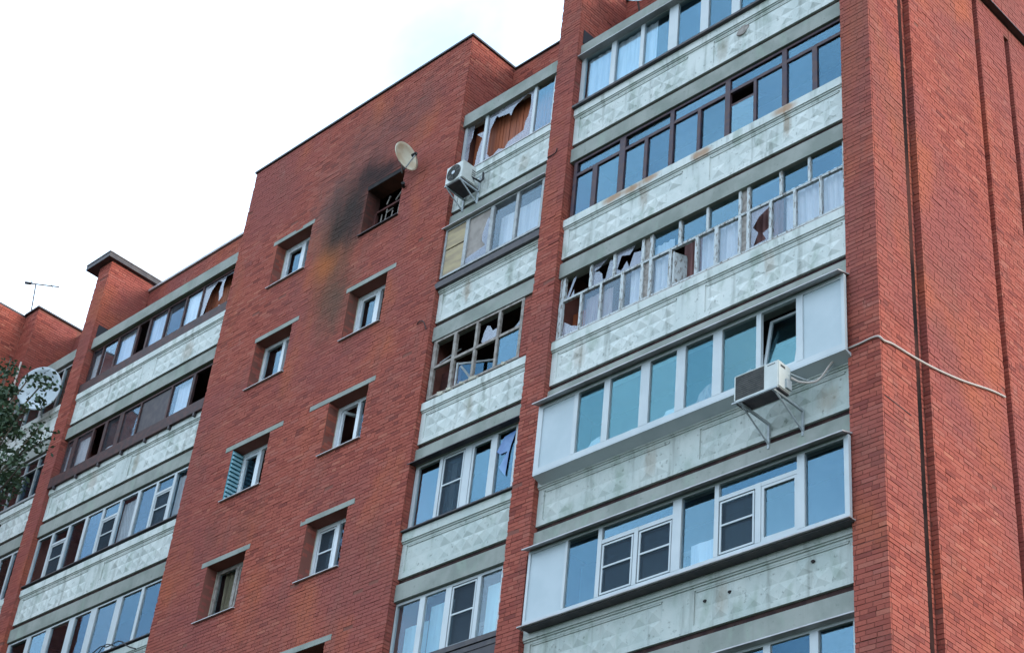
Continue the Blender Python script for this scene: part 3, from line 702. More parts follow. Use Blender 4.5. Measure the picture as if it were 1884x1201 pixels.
part('torn_film', MB().poly_plate([[(x0, a + .98), (x0 + wx * .35, a + 1.24), (x1, a + 1.28), (x0 + wx * .78, a + 1.02), (x0 + wx * .70, a + .86), (x0 + wx * .62, a + .40), (x0 + wx * .22, a + .62), (x0 + wx * .60, a + .90), (x0 + wx * .2, a + .90)]], .18, .004), FILMB, f)
f, V, a, b = glazing('white plastic balcony glazing with pale cyan blinds above dark ribbed cladding', -10.17, -8.90, .17,
    [(-10.23, -10.12), (-9.53, -9.40), (-8.88, -8.74), (-8.12, -8.03), (-7.55, -7.46)], PVC, .12, xlim=XN, bot=.05, top=.05, over={(2, 0): 'screen'}, glass=GLASSN)
cl = MB(); 
for i in range(9): cl.box(XC + .01, XFL - .008, .045 + .012 * (i % 2), .074, a - .12 - i * .095 - .09, a - .12 - i * .095)
cl.box(XC + .01, XFL - .008, .03, .16, a - .10, a - .004)
part('ribbed_cladding', cl, SILLD, f)
glazing('white plastic balcony glazing, lowest of the narrow bay', P(5) + .93, P(5) + 2.30, .17, [(-10.2, -10.1), (-9.5, -9.4), (-8.8, -8.7), (-8.1, -8.0), (-7.55, -7.46)], PVC, .12, xlim=XN)

# left bay
f, V, a, b = glazing('dark sliding balcony glazing with white blinds and its right pane smashed', 1.19, 2.32, .20,
    [(-24.14, -24.08), (-23.68, -23.62), (-22.99, -22.91), (-22.14, -22.05), (-21.60, -21.52), (-20.83, -20.77), (-20.08, -20.02), (-19.40, -19.34), (-17.95, -17.88)], DARKF, .20, xlim=XLB, bot=.04, top=.05, glass=GLASSN,
    over={(3, 0): 'none', (7, 0): ('hole', J((.10, .10), (.16, .5), (.22, .78), (.36, .97), (.50, .88), (.46, .62), (.52, .30), (.60, .40), (.56, .75), (.60, .97), (.95, .95), (.97, .05), (.62, .12), (.55, .18), (.50, .08)))})
ledge(f, *XLB, .08, .20, P(0) + .905, 1.185, DARKF, 'sill_board')
f, V, a, b = glazing('dark balcony glazing with black screen and its right end broken open', -1.60, -.46, .16,
    [(-24.14, -24.10), (-23.86, -23.68), (-23.02, -22.94), (-22.48, -22.36), (-21.84, -21.66), (-20.98, -20.92), (-19.74, -19.68), (-18.88, -18.78), (-18.0, -17.88)], DARKF, .2, xlim=XLB, bot=.04, top=.05, glass=GLASSN,
    over={(2, 0): 'none', (5, 0): ('mat', SILLD), (7, 0): ('shards', J((.0, .0), (.45, .0), (.3, .12)), J((.7, 0), (1, 0), (1, .9), (.94, .5)))})
ledge(f, *XLB, .0, .15, -1.93, -1.64, DARKF, 'rail')
for i in range(7): part('rail_bracket', BX(-23.9 + i * .95, -23.84 + i * .95, .0, .07, -2.02, -1.931), SILLD, f)
f, V, a, b = glazing('slender white framed balcony glazing with three screened casements', -4.60, -3.30, .15,
    [(-24.17, -24.08), (-23.50, -23.41), (-22.79, -22.70), (-22.08, -21.97), (-21.37, -21.28), (-20.68, -20.60), (-19.97, -19.86), (-19.26, -19.18), (-18.58, -18.49), (-17.95, -17.88)], PVC, .15, xlim=XLB, bot=.04, top=.04,
    transom=[(1, 1, -3.69, -3.63), (4, 4, -3.69, -3.63), (7, 7, -3.69, -3.63)], over={(1, 0): 'screen', (4, 0): 'screen', (7, 0): 'screen'}, glass=GLASS)
ledge(f, *XLB, .05, .15, a - .03, a - .004, SILLD)
f, V, a, b = glazing('white framed balcony glazing with broad uprights over a dark red interior', -7.42, -6.08, .15,
    [(-24.2, -24.05), (-23.33, -23.15), (-22.52, -22.32), (-21.58, -21.35), (-20.72, -20.48), (-19.74, -19.52), (-18.80, -18.70), (-17.95, -17.88)], PVC, .15, xlim=XLB, bot=.04, top=.04, glass=GLASS)
ledge(f, *XLB, .05, .15, a - .03, a - .004, SILLD)
for k in (4, 5): glazing('white framed balcony glazing of a lower storey' + (' above the last' if k == 4 else ''), P(k) + .93, P(k) + 2.30, .17, [(-24.15 + i * .88, -24.05 + i * .88) for i in range(8)], PVC, xlim=XLB)
# far bay behind the left pier
glazing('far balcony glazing half hidden by the dish and the tree', .95, 2.30, .17, [(-27.7, -27.62), (-27.0, -26.9), (-26.2, -26.1), (-25.45, -25.38), (-24.80, -24.74)], ALU, glass=GLASSC)
f, V, a, b = glazing('far dark balcony glazing with thin white bars', -1.75, -.50, .15, [(-27.7, -27.66), (-27.1, -27.06), (-26.5, -26.46), (-25.95, -25.91), (-25.35, -25.31), (-24.78, -24.74)], ALU, transom=[(0, 4, -.86, -.83)], over={(i, 0): ('mat', SILLD) for i in range(0)}, glass=GLASS)
for k in (2, 3): glazing('far white barred balcony glazing, ' + ('middle' if k == 2 else 'bottom') + ' storey', P(k) + .93, P(k) + 2.3, .15, [(-27.7, -27.6), (-27.1, -27.02), (-26.5, -26.42), (-25.9, -25.82), (-25.3, -25.22), (-24.84, -24.75)], PVC)

boarding(-10.1, -7.5, .40, .3, 2.50, 'orange brown boards behind the smashed top glazing')
boarding(-19.5, -17.9, .45, .5, 2.50, 'orange brown boards behind the smashed left glazing')
boarding(-6.80, -6.2, .50, P(2) + .4, P(2) + 1.75, 'orange brown boards behind the missing pane')
# ------------------------------------------------------------------ windows of the plain brick wall
def window(h, k, side, spec, lab):
    x0, x1, z0, z1 = h; YF = .28
    zt = .115; el, er = spec.get('lin', (.28, .26))
    part('lintel', BX(x0 - el, x1 + er, -.006, .27, z1 + .001, z1 + zt), DARKI if spec.get('burnt') else BEAM, BLD)
    part('sill', MB().hexa([(x0 - .05, -.055, z0 - .035), (x1 + .03, -.055, z0 - .035), (x1 + .03, YF + .03, z0 + .012), (x0 - .05, YF + .03, z0 + .012), (x0 - .05, -.055, z0 - .018), (x1 + .03, -.055, z0 - .018), (x1 + .03, YF + .03, z0 + .03), (x0 - .05, YF + .03, z0 + .03)]), SILLL if not spec.get('burnt') else SILLD, BLD)
    mat = spec.get('mat', PVCW); fw = .085; m = spec.get('mull', .52); za, zb = z0 + .03, z1 - .004
    if spec.get('burnt'):
        fm = MB().box(x0, x0 + .07, YF, YF + .07, za, za + .75).box(x0 + .07, x1 - .02, YF, YF + .06, za + .72, za + .77)
        fr = part('window', fm, REDIN, BLD, lab)
        for i, (u, v, q, s) in enumerate(((.18, 0, .20, .55), (.30, 0, .33, .62), (.46, 0, .50, .50), (.66, .25, .70, .98), (.80, .1, .86, .8), (.55, .72, .75, .98), (.3, .74, .36, .92), (.72, .86, .95, .70), (.90, .3, .93, .72), (.34, .52, .5, .56))):
            wx = x1 - x0
            part('charred_bar', MB().bar((x0 + wx * u, YF + .02, za + 1.15 * v), (x0 + wx * q, YF + .03, za + 1.15 * s), .017, .014, 5), GREYF, fr)
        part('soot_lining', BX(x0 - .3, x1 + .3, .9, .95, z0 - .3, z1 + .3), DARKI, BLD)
        return
    xm = x0 + (x1 - x0) * m
    fm = MB().box(x0, x0 + fw, YF, YF + .07, za, zb).box(x1 - fw, x1, YF, YF + .07, za, zb)
    fm.box(x0 + fw, x1 - fw, YF, YF + .07, za, za + fw).box(x0 + fw, x1 - fw, YF, YF + .07, zb - fw, zb)
    fr = part('window', fm, mat, BLD, lab)
    part('mullion', BX(xm - .05, xm + .05, YF - .004, YF + .07, za + fw + .001, zb - fw - .001), mat, fr)
    cells = [(x0 + fw, xm - .05), (xm + .05, x1 - fw)]
    for i, (p, q) in enumerate(cells):
        kind = spec.get('cells', ('glass', 'glass'))[i]
        A, B_ = za + fw, zb - fw
        if kind == 'glass': part('pane', BX(p, q, YF + .03, YF + .036, A, B_), spec.get('glass', GLASS), fr)
        elif kind == 'sash':
            s_ = MB().box(p + .003, p + .06, YF + .012, YF + .07, A, B_).box(q - .06, q - .003, YF + .012, YF + .07, A, B_).box(p + .06, q - .06, YF + .012, YF + .07, A, A + .06).box(p + .06, q - .06, YF + .012, YF + .07, B_ - .06, B_)
            part('sash', s_, mat, fr); part('pane', BX(p + .06, q - .06, YF + .04, YF + .046, A + .06, B_ - .06), GLASS, fr)
        elif kind == 'screen':
            part('pane', BX(p, q, YF + .045, YF + .051, A, B_), GLASS, fr); screen(p, q, A, B_, YF, fr, mat)
        elif kind == 'broken':
            part('broken_pane', MB().poly_plate([[(p, A), (q, A), (q, A + .45), (q - .12, A + .33), (q - .2, A + .12), (p + .08, A + .05)]], YF + .03, .006), SHARD, fr)
        elif kind == 'open':                                 # casement swung inwards
            hx = p if spec.get('hinge', 0) == 0 else q; dx = .22 if hx == p else -.22
            s_ = MB()
            for zA, zB in ((A, A + .06), (B_ - .06, B_)):
                s_.hexa([(hx, YF + .05, zA), (hx + .05, YF + .03, zA), (hx + dx + .05, YF + .45, zA), (hx + dx, YF + .47, zA), (hx, YF + .05, zB), (hx + .05, YF + .03, zB), (hx + dx + .05, YF + .45, zB), (hx + dx, YF + .47, zB)])
            s_.box(hx, hx + .05, YF + .03, YF + .075, A + .06, B_ - .06).box(hx + dx, hx + dx + .05, YF + .43, YF + .47, A + .06, B_ - .06)
            part('open_sash', s_, mat, fr)
    part('foam_joint', BX(x0 - .012, x0 + .006, YF - .02, YF - .002, za, zb), PASTE, fr)
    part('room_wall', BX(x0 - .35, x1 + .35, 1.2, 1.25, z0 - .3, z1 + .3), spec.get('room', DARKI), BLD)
wspecs = {
    ('L', 0): (dict(cells=('sash', 'glass'), mull=.55, lin=(.15, .06)), 'white window beside the scorched brick'),
    ('L', 1): (dict(cells=('glass', 'open'), mull=.55, hinge=1, lin=(.05, .21)), 'white window with a casement ajar, second down in the left column'),
    ('L', 2): (dict(cells=('sash', 'open'), mull=.50, hinge=1, lin=(.25, .42)), 'white window with a teal louvred board in its reveal'),
    ('L', 3): (dict(cells=('glass', 'sash'), mull=.55, mat=GREYF, lin=(.20, .12)), 'old timber window with bunched beige curtains'),
    ('L', 4): (dict(lin=(.2, .2)), 'white window below the beige curtained one'), ('L', 5): (dict(), 'lowest window in the left column'),
    ('R', 0): (dict(burnt=True, lin=(.02, .04)), 'burnt-out window opening with charred bars'),
    ('R', 1): (dict(cells=('sash', 'broken'), mull=.55, lin=(.11, .25)), 'white window with a jagged broken pane under the burnt one'),
    ('R', 2): (dict(cells=('open', 'glass'), mull=.54, lin=(.62, .19)), 'white window with an inward casement and long lintel'),
    ('R', 3): (dict(cells=('screen', 'glass'), mull=.53, lin=(.21, .18)), 'white window with an insect screen'),
    ('R', 4): (dict(lin=(.76, .16), mat=DARKF), 'window with a broad lintel at the lower edge'), ('R', 5): (dict(), 'lowest window in the right column'),
}
for i, h in enumerate(holes_front):
    sd_ = 'L' if h[0] < -14.5 else 'R'; k = i // 2
    s_, lab = wspecs[(sd_, k)]; window(h, k, sd_, s_, lab)
sh = part('shutter', BX(-16.215, -16.190, .004, .27, P(2) + .74, P(2) + 1.95), TEAL, BLD, 'teal louvred board lining the window reveal')
for i in range(12):
    q = P(2) + .75 + i * .10
    part('slat', MB().hexa([(-16.19, .01, q + .01), (-16.150, .01, q - .005), (-16.150, .262, q - .005), (-16.19, .262, q + .01), (-16.19, .01, q + .065), (-16.150, .01, q + .05), (-16.150, .262, q + .05), (-16.19, .262, q + .065)]), TEALP, sh)

# ------------------------------------------------------------------ curtains, blinds and things kept behind the glass
def curtain(label, x0, x1, y, z0, z1, mat, amp=.03, per=.14, name='curtain', cat='curtain', group=None, edge=0.):
    n = max(4, int((x1 - x0) / .025)); m = MB()
    r = random.Random(int(x0 * 100)); ph = r.random() * 6
    for j, z in enumerate((z0, z0 + (z1 - z0) * .5, z1)):
        for i in range(n + 1):
            t = i / n; xx = x0 + (x1 - x0) * t + edge * (1 - j / 2) * (t - .5)
            yy = y + amp * math.sin(ph + (x1 - x0) * t / per * 6.283 + .6 * math.sin(3 * t)) * (1 - .25 * j)
            m.v.append((xx, yy, z))
    q = n + 1
    for j in range(2):
        for i in range(n): m.f.append((j * q + i, j * q + i + 1, (j + 1) * q + i + 1, (j + 1) * q + i))
    o = part(name, m, mat, None, None, True)
    return tag(o, label, cat, group)
curtain('white net curtain behind the first two top storey panes of the wide bay', -6.75, -5.3, .27, .6, 2.3, CURT, .02, .2)
curtain('narrow white net curtain at the third top storey pane of the wide bay', -5.25, -4.93, .27, .6, 2.3, CURT, .02, .16)
curtain('pale pinkish curtain behind the lower panes left of the peeling glazing', -6.25, -5.62, .27, P(2) + .3, P(2) + 1.72, CURTP, .02)
curtain('white net curtain behind the fourth peeling pane', -5.20, -4.85, .27, P(2) + .3, P(2) + 2.0, CURT, .03)
curtain('white net curtain behind the middle of the peeling glazing', -4.70, -4.25, .27, P(2) + .3, P(2) + 2.15, CURT, .03)
curtain('dull pink curtain in the open casement of the peeling glazing', -4.16, -3.5, .42, P(2) + .3, P(2) + 2.1, CURTR, .05)
curtain('white net curtain behind the peeling panes left of the broad timber post', -3.60, -2.78, .27, P(2) + .3, P(2) + 1.95, CURT, .03)
curtain('pinkish curtain showing through the holed peeling pane', -2.66, -2.0, .40, P(2) + .3, P(2) + 2.0, CURTR, .05)
curtain('white net curtain beside the end pier behind the peeling glazing', -1.85, -.62, .27, P(2) + .3, P(2) + 1.98, CURT, .03)
curtain('pale curtain behind the two whole panes right of the boarded ones', -8.85, -7.47, .30, P(1) + .5, P(1) + 2.1, CURT, .012, .4)
curtain('cyan blind in the second pane of the narrow bay above the ribbed cladding', -9.45, -8.86, .33, P(4) + .8, P(4) + 2.15, CURTC, .004, .5, 'blind', 'blind')
curtain('cyan blind beside the brick pier above the ribbed cladding', -8.06, -7.45, .33, P(4) + .9, P(4) + 2.15, CURTC, .004, .5, 'blind', 'blind')
curtain('short cyan blind in the left pane above the ribbed cladding', -10.15, -9.55, .40, P(4) + .3, P(4) + 1.95, CURTC, .012, .3, 'blind', 'blind')
curtain('cream blind at the left end of the top storey sliding glazing', -24.10, -23.66, .30, .8, 2.2, CURT, .004, .5, 'blind', 'blind')
curtain('white blind left of the dark gap in the sliding glazing', -22.93, -22.14, .30, .8, 2.35, CURT, .004, .6, 'blind', 'blind')
curtain('white blind just right of the dark gap in the sliding glazing', -21.53, -20.82, .30, .8, 2.35, CURT, .004, .6, 'blind', 'blind')
curtain('white blind left of the smashed pane in the sliding glazing', -20.05, -19.38, .30, .8, 2.35, CURT, .004, .6, 'blind', 'blind')
curtain('grey blind at the left end of the storey with the black rail and hooks', -24.1, -23.85, .28, P(1) + .8, P(1) + 2.2, CURT, .004, .5, 'blind', 'blind')
curtain('white blind in the second pane above the black hooked rail', -23.66, -23.04, .28, P(1) + .8, P(1) + 2.2, CURT, .004, .5, 'blind', 'blind')
curtain('pale blind low behind the fourth pane above the black hooked rail', -22.35, -21.75, .30, P(1) + .7, P(1) + 1.55, CURT, .01, .3, 'blind', 'blind')
curtain('blue white blind near the broken right end above the black hooked rail', -19.55, -18.92, .30, P(1) + 1.1, P(1) + 2.3, CURT, .004, .5, 'blind', 'blind')
curtain('grey net curtain behind the fourth slender white pane', -20.62, -19.95, .27, P(2) + .5, P(2) + 2.2, CURT, .02)
curtain('grey net curtain at the right end of the slender white glazing', -18.5, -17.9, .27, P(2) + .5, P(2) + 2.2, CURT, .02)
curtain('bunched beige curtain in the old timber window', -16.15, -15.62, .42, P(3) + .75, P(3) + 1.95, CURTB, .05, .17, edge=-.25)
curtain('second beige curtain drawn aside in the old timber window', -15.58, -15.35, .42, P(3) + .75, P(3) + 1.95, CURTB, .05, .12)
curtain('grey curtain edge behind the insect screen of the narrow bay', -9.38, -9.22, .32, P(3) + .7, P(3) + 2.2, CURT, .02)
def heap(label, x0, x1, y0, y1, z0, h, mat, seed, name='bundle', cat='bundle'):
    r = random.Random(seed); m = MB(); nx, ny = 12, 5
    for j in range(ny + 1):
        for i in range(nx + 1):
            t, s = i / nx, j / ny
            z = h * (math.sin(math.pi * t) ** .5) * (math.sin(math.pi * s) ** .5) * r.uniform(.86, 1.04) if 0 < i < nx and 0 < j < ny else 0
            m.v.append((x0 + (x1 - x0) * t + r.uniform(-.02, .02), y0 + (y1 - y0) * s, z0 + z))
    for j in range(ny):
        for i in range(nx):
            a = j * (nx + 1) + i; m.f.append((a, a + 1, a + nx + 2, a + nx + 1))
    m.f.append(tuple([i for i in range(nx, -1, -1)] + [j * (nx + 1) for j in range(1, ny + 1)] + [ny * (nx + 1) + i for i in range(1, nx + 1)] + [j * (nx + 1) + nx for j in range(ny - 1, 0, -1)]))
    return tag(part(name, m, mat, None), label, cat)
part('inner_sill', BX(-6.7, -.6, -.05, .30, -7.50, -7.46), PVC, BLD)
zs = -7.458
heap('white cloth bundle on the sill of the white box, first pane', -5.80, -5.36, .0, .26, zs, .36, DISHW, 3)
heap('crumpled white cloth behind the second pane of the white box', -5.05, -4.50, .0, .28, zs, .24, DISHW, 4)
heap('pale bag leaning behind the third pane of the white box', -4.20, -3.78, .0, .26, zs, .34, DISHW, 5)
heap('beige bundle behind the fourth pane of the white box', -3.50, -3.02, .0, .28, zs, .50, CURTP, 6)
heap('pinkish folded blanket behind the fifth pane of the white box', -2.75, -2.18, .0, .28, zs, .46, CURTP, 7)
curtain('short white curtain low behind the pane left of the screened casement', -3.42, -2.92, .03, -10.24, -9.84, CURT, .012, .3)

# ------------------------------------------------------------------ air conditioners
def fan(m, cx, y, cz, r):
    for k in range(1, 5):
        rr = r * k / 4; m.tube([(cx + rr * math.cos(t), y, cz + rr * math.sin(t)) for t in [i * 2 * math.pi / 24 for i in range(25)]], .006, 4)
    for k in range(8):
        t = k * math.pi / 4; m.bar((cx, y, cz), (cx + r * math.cos(t), y, cz + r * math.sin(t)), .006, None, 4)
def disc(m, cx, y0, y1, cz, r, seg=28): m.bar((cx, y0, cz), (cx, y1, cz), r, None, seg)
def casing(t, x0, x1, y0, y1, z0, z1):
    bm = bmesh.new(); bmesh.ops.create_cube(bm, size=1)
    for v in bm.verts: v.co = Vector(((x0 + x1) / 2 + v.co.x * (x1 - x0), (y0 + y1) / 2 + v.co.y * (y1 - y0), (z0 + z1) / 2 + v.co.z * (z1 - z0)))
    bmesh.ops.bevel(bm, geom=list(bm.edges), offset=.014, segments=2, affect='EDGES')
    m = MB(); m.v = [tuple(v.co) for v in bm.verts]
    bm.verts.index_update(); m.f = [tuple(v.index for v in f_.verts) for f_ in bm.faces]; bm.free()
    return part('casing', m, ACW, t)
# the one on the right, on the wide bay
t = thing('air_conditioner', 'cream air conditioner with wide louvred grille below the white balcony box', 'air conditioner', (-1.76, -.3, -8.20), 'air conditioners on the facade')
X0, X1, Y0, Y1, Z0, Z1 = -2.17, -1.36, -.60, -.30, -8.12, -7.655
c = casing(t, X0, X1, Y0, Y1, Z0, Z1)
part('grille_backing', BX(X0 + .03, X1 - .26, Y0 - .004, Y0 + .02, Z0 + .035, Z1 - .03), ACG, t)
gr = MB()
for i in range(11): gr.box(X0 + .035, X1 - .265, Y0 - .012, Y0 - .005, Z0 + .045 + i * .036, Z0 + .056 + i * .036)
part('grille', gr, ACG, t)
part('rim', MB().box(X0 + .012, X0 + .029, Y0 - .012, Y0 - .002, Z0 + .02, Z1 - .02).box(X0 + .03, X1 - .255, Y0 - .012, Y0 - .002, Z1 - .028, Z1 - .014), ACW, t)
part('vent', BX(X1 - .002, X1 + .003, Y0 + .05, Y0 + .16, Z1 - .10, Z1 - .06), ACG, t); part('slot', BX(X1 - .20, X1 - .06, Y0 - .004, Y0 + .001, Z1 - .055, Z1 - .045), ACG, t)
part('valve_cover', BX(X1 + .001, X1 + .035, Y1 - .14, Y1 - .02, Z0 + .04, Z0 + .2), STEEL, t)
part('base_plate', BX(X0 + .02, X1 - .02, Y0 + .02, Y1 - .02, Z0 - .022, Z0 - .002), SILLD, t)
for x in (-2.06, -1.44):
    m = MB().box(x - .018, x + .018, Y0 - .03, .114, Z0 - .062, Z0 - .024).box(x - .018, x + .018, .085, .115, Z0 - .48, Z0 - .063)
    m.bar((x, Y0 + .05, Z0 - .06), (x, .10, Z0 - .40), .016, None, 5)
    part('bracket', m, STEEL, t)
part('front_rail', BX(X0 - .01, X1 + .01, Y0 - .045, Y0 - .02, Z0 - .05, Z0 - .024), STEEL, t)
# the one on the left, on the narrow bay
t = thing('air_conditioner', 'pale air conditioner with round fan beside the burnt window wall, by the smashed glazing', 'air conditioner', (-9.65, -.2, .12), 'air conditioners on the facade')
X0, X1, Y0, Y1, Z0, Z1 = -9.90, -9.40, -.42, -.05, .20, .66
casing(t, X0, X1, Y0, Y1, Z0, Z1)
m = MB(); disc(m, X0 + .235, Y0 - .004, Y0 + .02, Z0 + .23, .195); part('fan_recess', m, ACG, t)
m = MB(); fan(m, X0 + .235, Y0 - .010, Z0 + .23, .19); part('grille', m, ACG, t)
m = MB(); disc(m, X0 + .235, Y0 - .022, Y0 - .012, Z0 + .23, .045, 12); part('fan_hub', m, DISHW, t)
for i in range(4): part('vent', BX(X1 - .002, X1 + .004, Y1 - .12, Y1 - .02, Z0 + .16 + i * .055, Z0 + .185 + i * .055), ACG, t)
part('base_plate', BX(X0 + .02, X1 - .02, Y0 + .02, Y1 + .12, Z0 - .03, Z0 - .002), SILLD, t)
for x in (-9.86, -9.44):
    m = MB().box(x - .015, x + .015, Y0 - .02, .114, Z0 - .062, Z0 - .032).box(x - .015, x + .015, .085, .115, Z0 - .36, Z0 + .35)
    m.bar((x, Y0 + .02, Z0 - .05), (x, .10, Z0 - .34), .015, None, 5)
    part('bracket', m, DISHW, t)
tag(part('hose', MB().tube([(-9.40, -.12, .36), (-9.33, -.10, .30), (-9.30, .0, .28), (-9.31, .07, .40), (-9.33, .075, .60)], .022), BLK, None), 'black hose bundle behind the round fan air conditioner', 'hose')

# ------------------------------------------------------------------ dishes, antenna, cables
def dish(label, c, n, r, mat, wall, group='satellite dishes', lnb=True, depth=.16, spin=0):
    c, n = Vector(c), Vector(n).normalized(); t = thing('satellite_dish', label, 'satellite dish', tuple(wall), group)
    q = n.to_track_quat('Z', 'Y'); m = MB(); NR, NS = 7, 32
    def pt(a, th, off=0): 
        rr = r * a; return c + q @ Vector((rr * math.cos(th), rr * 1.06 * math.sin(th), depth * a * a - depth * .5 - off))
    for off in (0, .012):
        m.v.append(tuple(pt(0, 0, off)))
        for a in range(1, NR + 1):
            for i in range(NS): m.v.append(tuple(pt(a / NR, 2 * math.pi * i / NS, off)))
    S = 1 + NR * NS
    for i in range(NS):
        j = (i + 1) % NS; m.f.append((0, 1 + i, 1 + j)); m.f.append((S, S + 1 + j, S + 1 + i))
        for a in range(NR - 1):
            b0, b1 = 1 + a * NS, 1 + (a + 1) * NS
            m.f.append((b0 + i, b1 + i, b1 + j, b0 + j)); m.f.append((S + b0 + i, S + b0 + j, S + b1 + j, S + b1 + i))
        b1 = 1 + (NR - 1) * NS; m.f.append((b1 + i, S + b1 + i, S + b1 + j, b1 + j))
    part('reflector', m, mat, t, None, True)
    back = c - n * (depth * .5 + .03)
    part('mount', MB().bar(tuple(back), tuple(Vector(wall)), .025).bar(tuple(back + n * .02), tuple(back - n * .06), .07, None, 10), STEEL, t)
    if lnb:
        low = c + q @ Vector((0, -r * 1.02, depth * .5)); hd = c + n * r * 1.05 + (q @ Vector((0, -r * .35, 0)))
        part('feed_arm', MB().bar(tuple(low), tuple(hd), .016).bar(tuple(c + q @ Vector((r * .95, -.1, depth * .45))), tuple(hd), .008, None, 4), STEEL, t)
        part('feed_horn', MB().bar(tuple(hd), tuple(hd - n * .12), .035, .045, 10), BLK, t)
    return t
dish('cream satellite dish with a rusty centre on the corner of the burnt-out window', (-11.46, -.36, 1.86), (.95, .02, .10), .34, DISHM, (-11.95, -.0, 1.93), depth=.11)
dish('large white satellite dish behind tree leaves at the far left balcony', (-25.45, -.32, 1.35), (.55, -.80, -.10), .60, DISHW, (-25.75, .07, .80), lnb=False, depth=.18)
dish('pale satellite dish on the roof parapet above the wide balcony bay', (-6.12, .85, 4.36), (.6, -.8, .1), .36, DISHW, (-6.40, 1.30, 4.15))
t = thing('television_antenna', 'thin television antenna standing on the far left brick parapet', 'antenna', (-28.28, .04, 5.26))
part('mast', MB().bar((-28.28, .04, 5.26), (-28.36, -.05, 6.32), .020), SILLD, t)
part('boom', MB().bar((-28.52, -.24, 6.30), (-27.90, .46, 6.30), .020), SILLD, t)
part('element', MB().bar((-28.56, -.29, 6.30), (-28.44, -.15, 6.30), .045).bar((-28.30, -.25, 6.31), (-28.45, -.10, 6.31), .010).bar((-28.0, .25, 6.31), (-28.1, .35, 6.31), .010), SILLD, t)
def smooth(pts, n=6):
    P_ = [Vector(p) for p in pts]; out = []
    for i in range(len(P_) - 1):
        p0, p1, p2, p3 = P_[max(i - 1, 0)], P_[i], P_[i + 1], P_[min(i + 2, len(P_) - 1)]
        for k in range(n):
            t = k / n; out.append(.5 * ((2 * p1) + (-p0 + p2) * t + (2 * p0 - 5 * p1 + 4 * p2 - p3) * t * t + (-p0 + 3 * p1 - 3 * p2 + p3) * t ** 3))
    return out + [P_[-1]]
tag(part('cable', MB().tube(smooth([(-1.33, -.34, -7.86), (-1.22, -.22, -7.92), (-1.05, -.06, -7.86), (-.84, -.03, -7.64), (-.62, -.035, -7.51), (-.32, -.022, -7.48), (-.12, -.022, -7.465), (-.01, -.022, -7.49), (.022, .06, -7.53), (.02, .30, -7.46), (.02, .82, -7.385), (.02, 1.41, -7.27), (.02, 2.17, -7.07), (.02, 2.98, -6.80), (.02, 3.46, -6.68)]), .017), CABLEM, None), 'beige cable running from the air conditioner round the brick corner', 'cable')
tag(part('cable', MB().tube(smooth([(-1.33, -.36, -7.80), (-1.15, -.10, -7.86), (-1.0, .02, -7.78), (-.82, .03, -7.62), (-.70, .05, -7.54)]), .011), STEEL, None), 'thin grey cable behind the beige one at the air conditioner', 'cable')
tag(part('wire', MB().tube(smooth([(-19.9, -.02, -7.42), (-19.55, -.05, -7.36), (-19.3, -.06, -7.44), (-18.9, -.03, -7.40), (-18.55, -.02, -7.60), (-18.2, -.02, -7.75)]), .014).tube(smooth([(-19.7, -.03, -7.52), (-19.35, -.07, -7.38), (-19.0, -.04, -7.50)]), .011), BLK, None), 'tangled black wire on the balcony edge at lower left', 'wire')
tag(part('wire', MB().tube(smooth([(-10.62, -.012, -2.72), (-10.52, -.03, -2.70), (-10.40, -.03, -2.76), (-10.30, -.02, -2.98)]), .010, 5), BLK, None), 'short twisted wire sticking from the brick beside the narrow bay', 'wire')
tag(part('wire', MB().tube(smooth([(-7.38, -.012, -.12), (-7.25, -.016, -.12), (-7.16, -.016, -.10), (-7.13, -.016, -.0)]), .010, 5), BLK, None), 'short black wire hooked on the tall brick pier', 'wire')
tag(part('conduit', MB().tube(smooth([(-27.72, -.05, 3.3), (-27.70, -.06, 2.4), (-27.60, -.08, 1.75), (-27.75, -.10, 1.2), (-28.1, -.12, .75), (-28.6, -.3, .5)]), .028), CABLEM, None), 'pale bent conduit on the far left brick corner', 'conduit')
tag(part('hook', MB().bar((-11.80, .0, 1.42), (-11.72, -.10, 1.45), .03, .045, 8), BLK, None), 'small dark lamp stub beside the burnt-out window', 'lamp')
tag(part('joint_crack', BX(.001, .006, .05, .72, -8.47, -8.452), DARKI, EP))

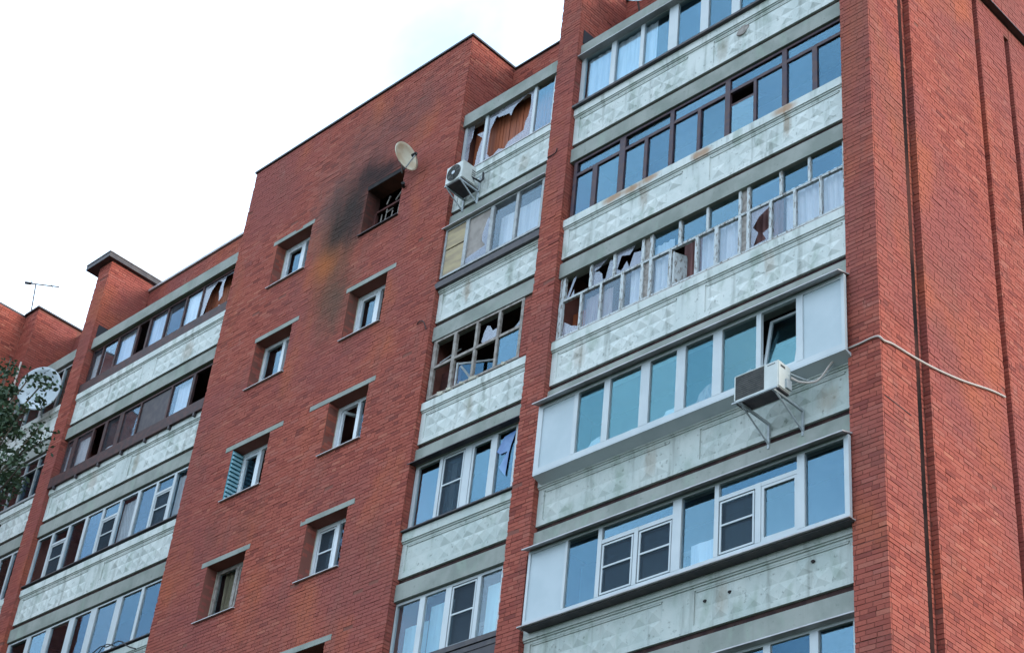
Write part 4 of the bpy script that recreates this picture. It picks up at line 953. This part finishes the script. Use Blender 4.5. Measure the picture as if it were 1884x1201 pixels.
# ------------------------------------------------------------------ tree in front of the far left bays
tr = thing('tree', 'tall dark green tree rising in front of the far left balconies', 'tree', (-19.6, -3.7, GZ))
base = Vector((-19.6, -3.7, GZ)); rt = random.Random(5)
m = MB(); pts = []
for i in range(13):
    t_ = i / 12; pts.append((base + Vector((.35 * math.sin(3 * t_), .3 * math.sin(4 * t_ + 1), t_ * 20.6)), .30 * (1 - t_) ** .8 + .02))
for (p, r0), (q_, r1) in zip(pts, pts[1:]): m.bar(tuple(p), tuple(q_), r0, r1, 10)
part('trunk', m, BARK, tr)
tips = []
def limb(z, q_, n):
    k = min(11, int(z / 20.6 * 12)); p = pts[k][0].lerp(pts[k + 1][0], z / 20.6 * 12 - k); q_ = Vector(q_)
    mid = p.lerp(q_, .5) + Vector((0, 0, -.12)); part('limb', MB().tube([p, mid, q_], .018, 5), BARK, tr)
    for i in range(n): tips.append((p.lerp(q_, rt.uniform(.25, 1.02)) + Vector((rt.gauss(0, .12),) * 1 + (rt.gauss(0, .1), rt.gauss(0, .1))), rt.uniform(.06, .17)))
for z, tx, tz, n in ((17.6, -18.92, -4.58, 9), (17.8, -18.3, -4.5, 9), (17.9, -17.75, -4.42, 5), (17.2, -18.2, -5.15, 6), (18.6, -18.7, -3.6, 5), (19.4, -18.6, -2.85, 3),
                     (19.8, -19.3, -2.5, 4), (20.0, -20.1, -2.3, 4), (20.3, -20.75, -1.3, 3), (18.2, -19.7, -4.6, 8), (19.6, -20.8, -2.9, 6), (17.4, -18.8, -5.2, 7), (19.0, -19.3, -3.5, 7)):
    limb(z, (tx, -3.6 + rt.uniform(-.3, .3), tz), n)
for i in range(26):
    z = rt.uniform(12.0, 15.6); an = rt.uniform(1.9, 5.2); k = int(z / 20.6 * 12); p = pts[k][0]
    limb(z, p + Vector((math.cos(an) * rt.uniform(.6, 1.6), math.sin(an) * .9, rt.uniform(.4, 1.0))), 6)
lv = MB()
def leaf(c, s):
    a = Vector((rt.gauss(0, 1), rt.gauss(0, 1), rt.gauss(0, .7))).normalized(); b = a.orthogonal().normalized(); n = len(lv.v)
    lv.v += [tuple(c - a * s), tuple(c + b * s * .5 + a * .1 * s), tuple(c + a * s), tuple(c - b * s * .5 + a * .1 * s)]; lv.f.append((n, n + 1, n + 2, n + 3))
for c, sp in tips:
    for i in range(56): leaf(c + Vector((rt.gauss(0, sp), rt.gauss(0, sp), rt.gauss(0, sp * .8))), rt.uniform(.03, .085))
tag(part('crown', lv, LEAF, tr), kind='stuff')
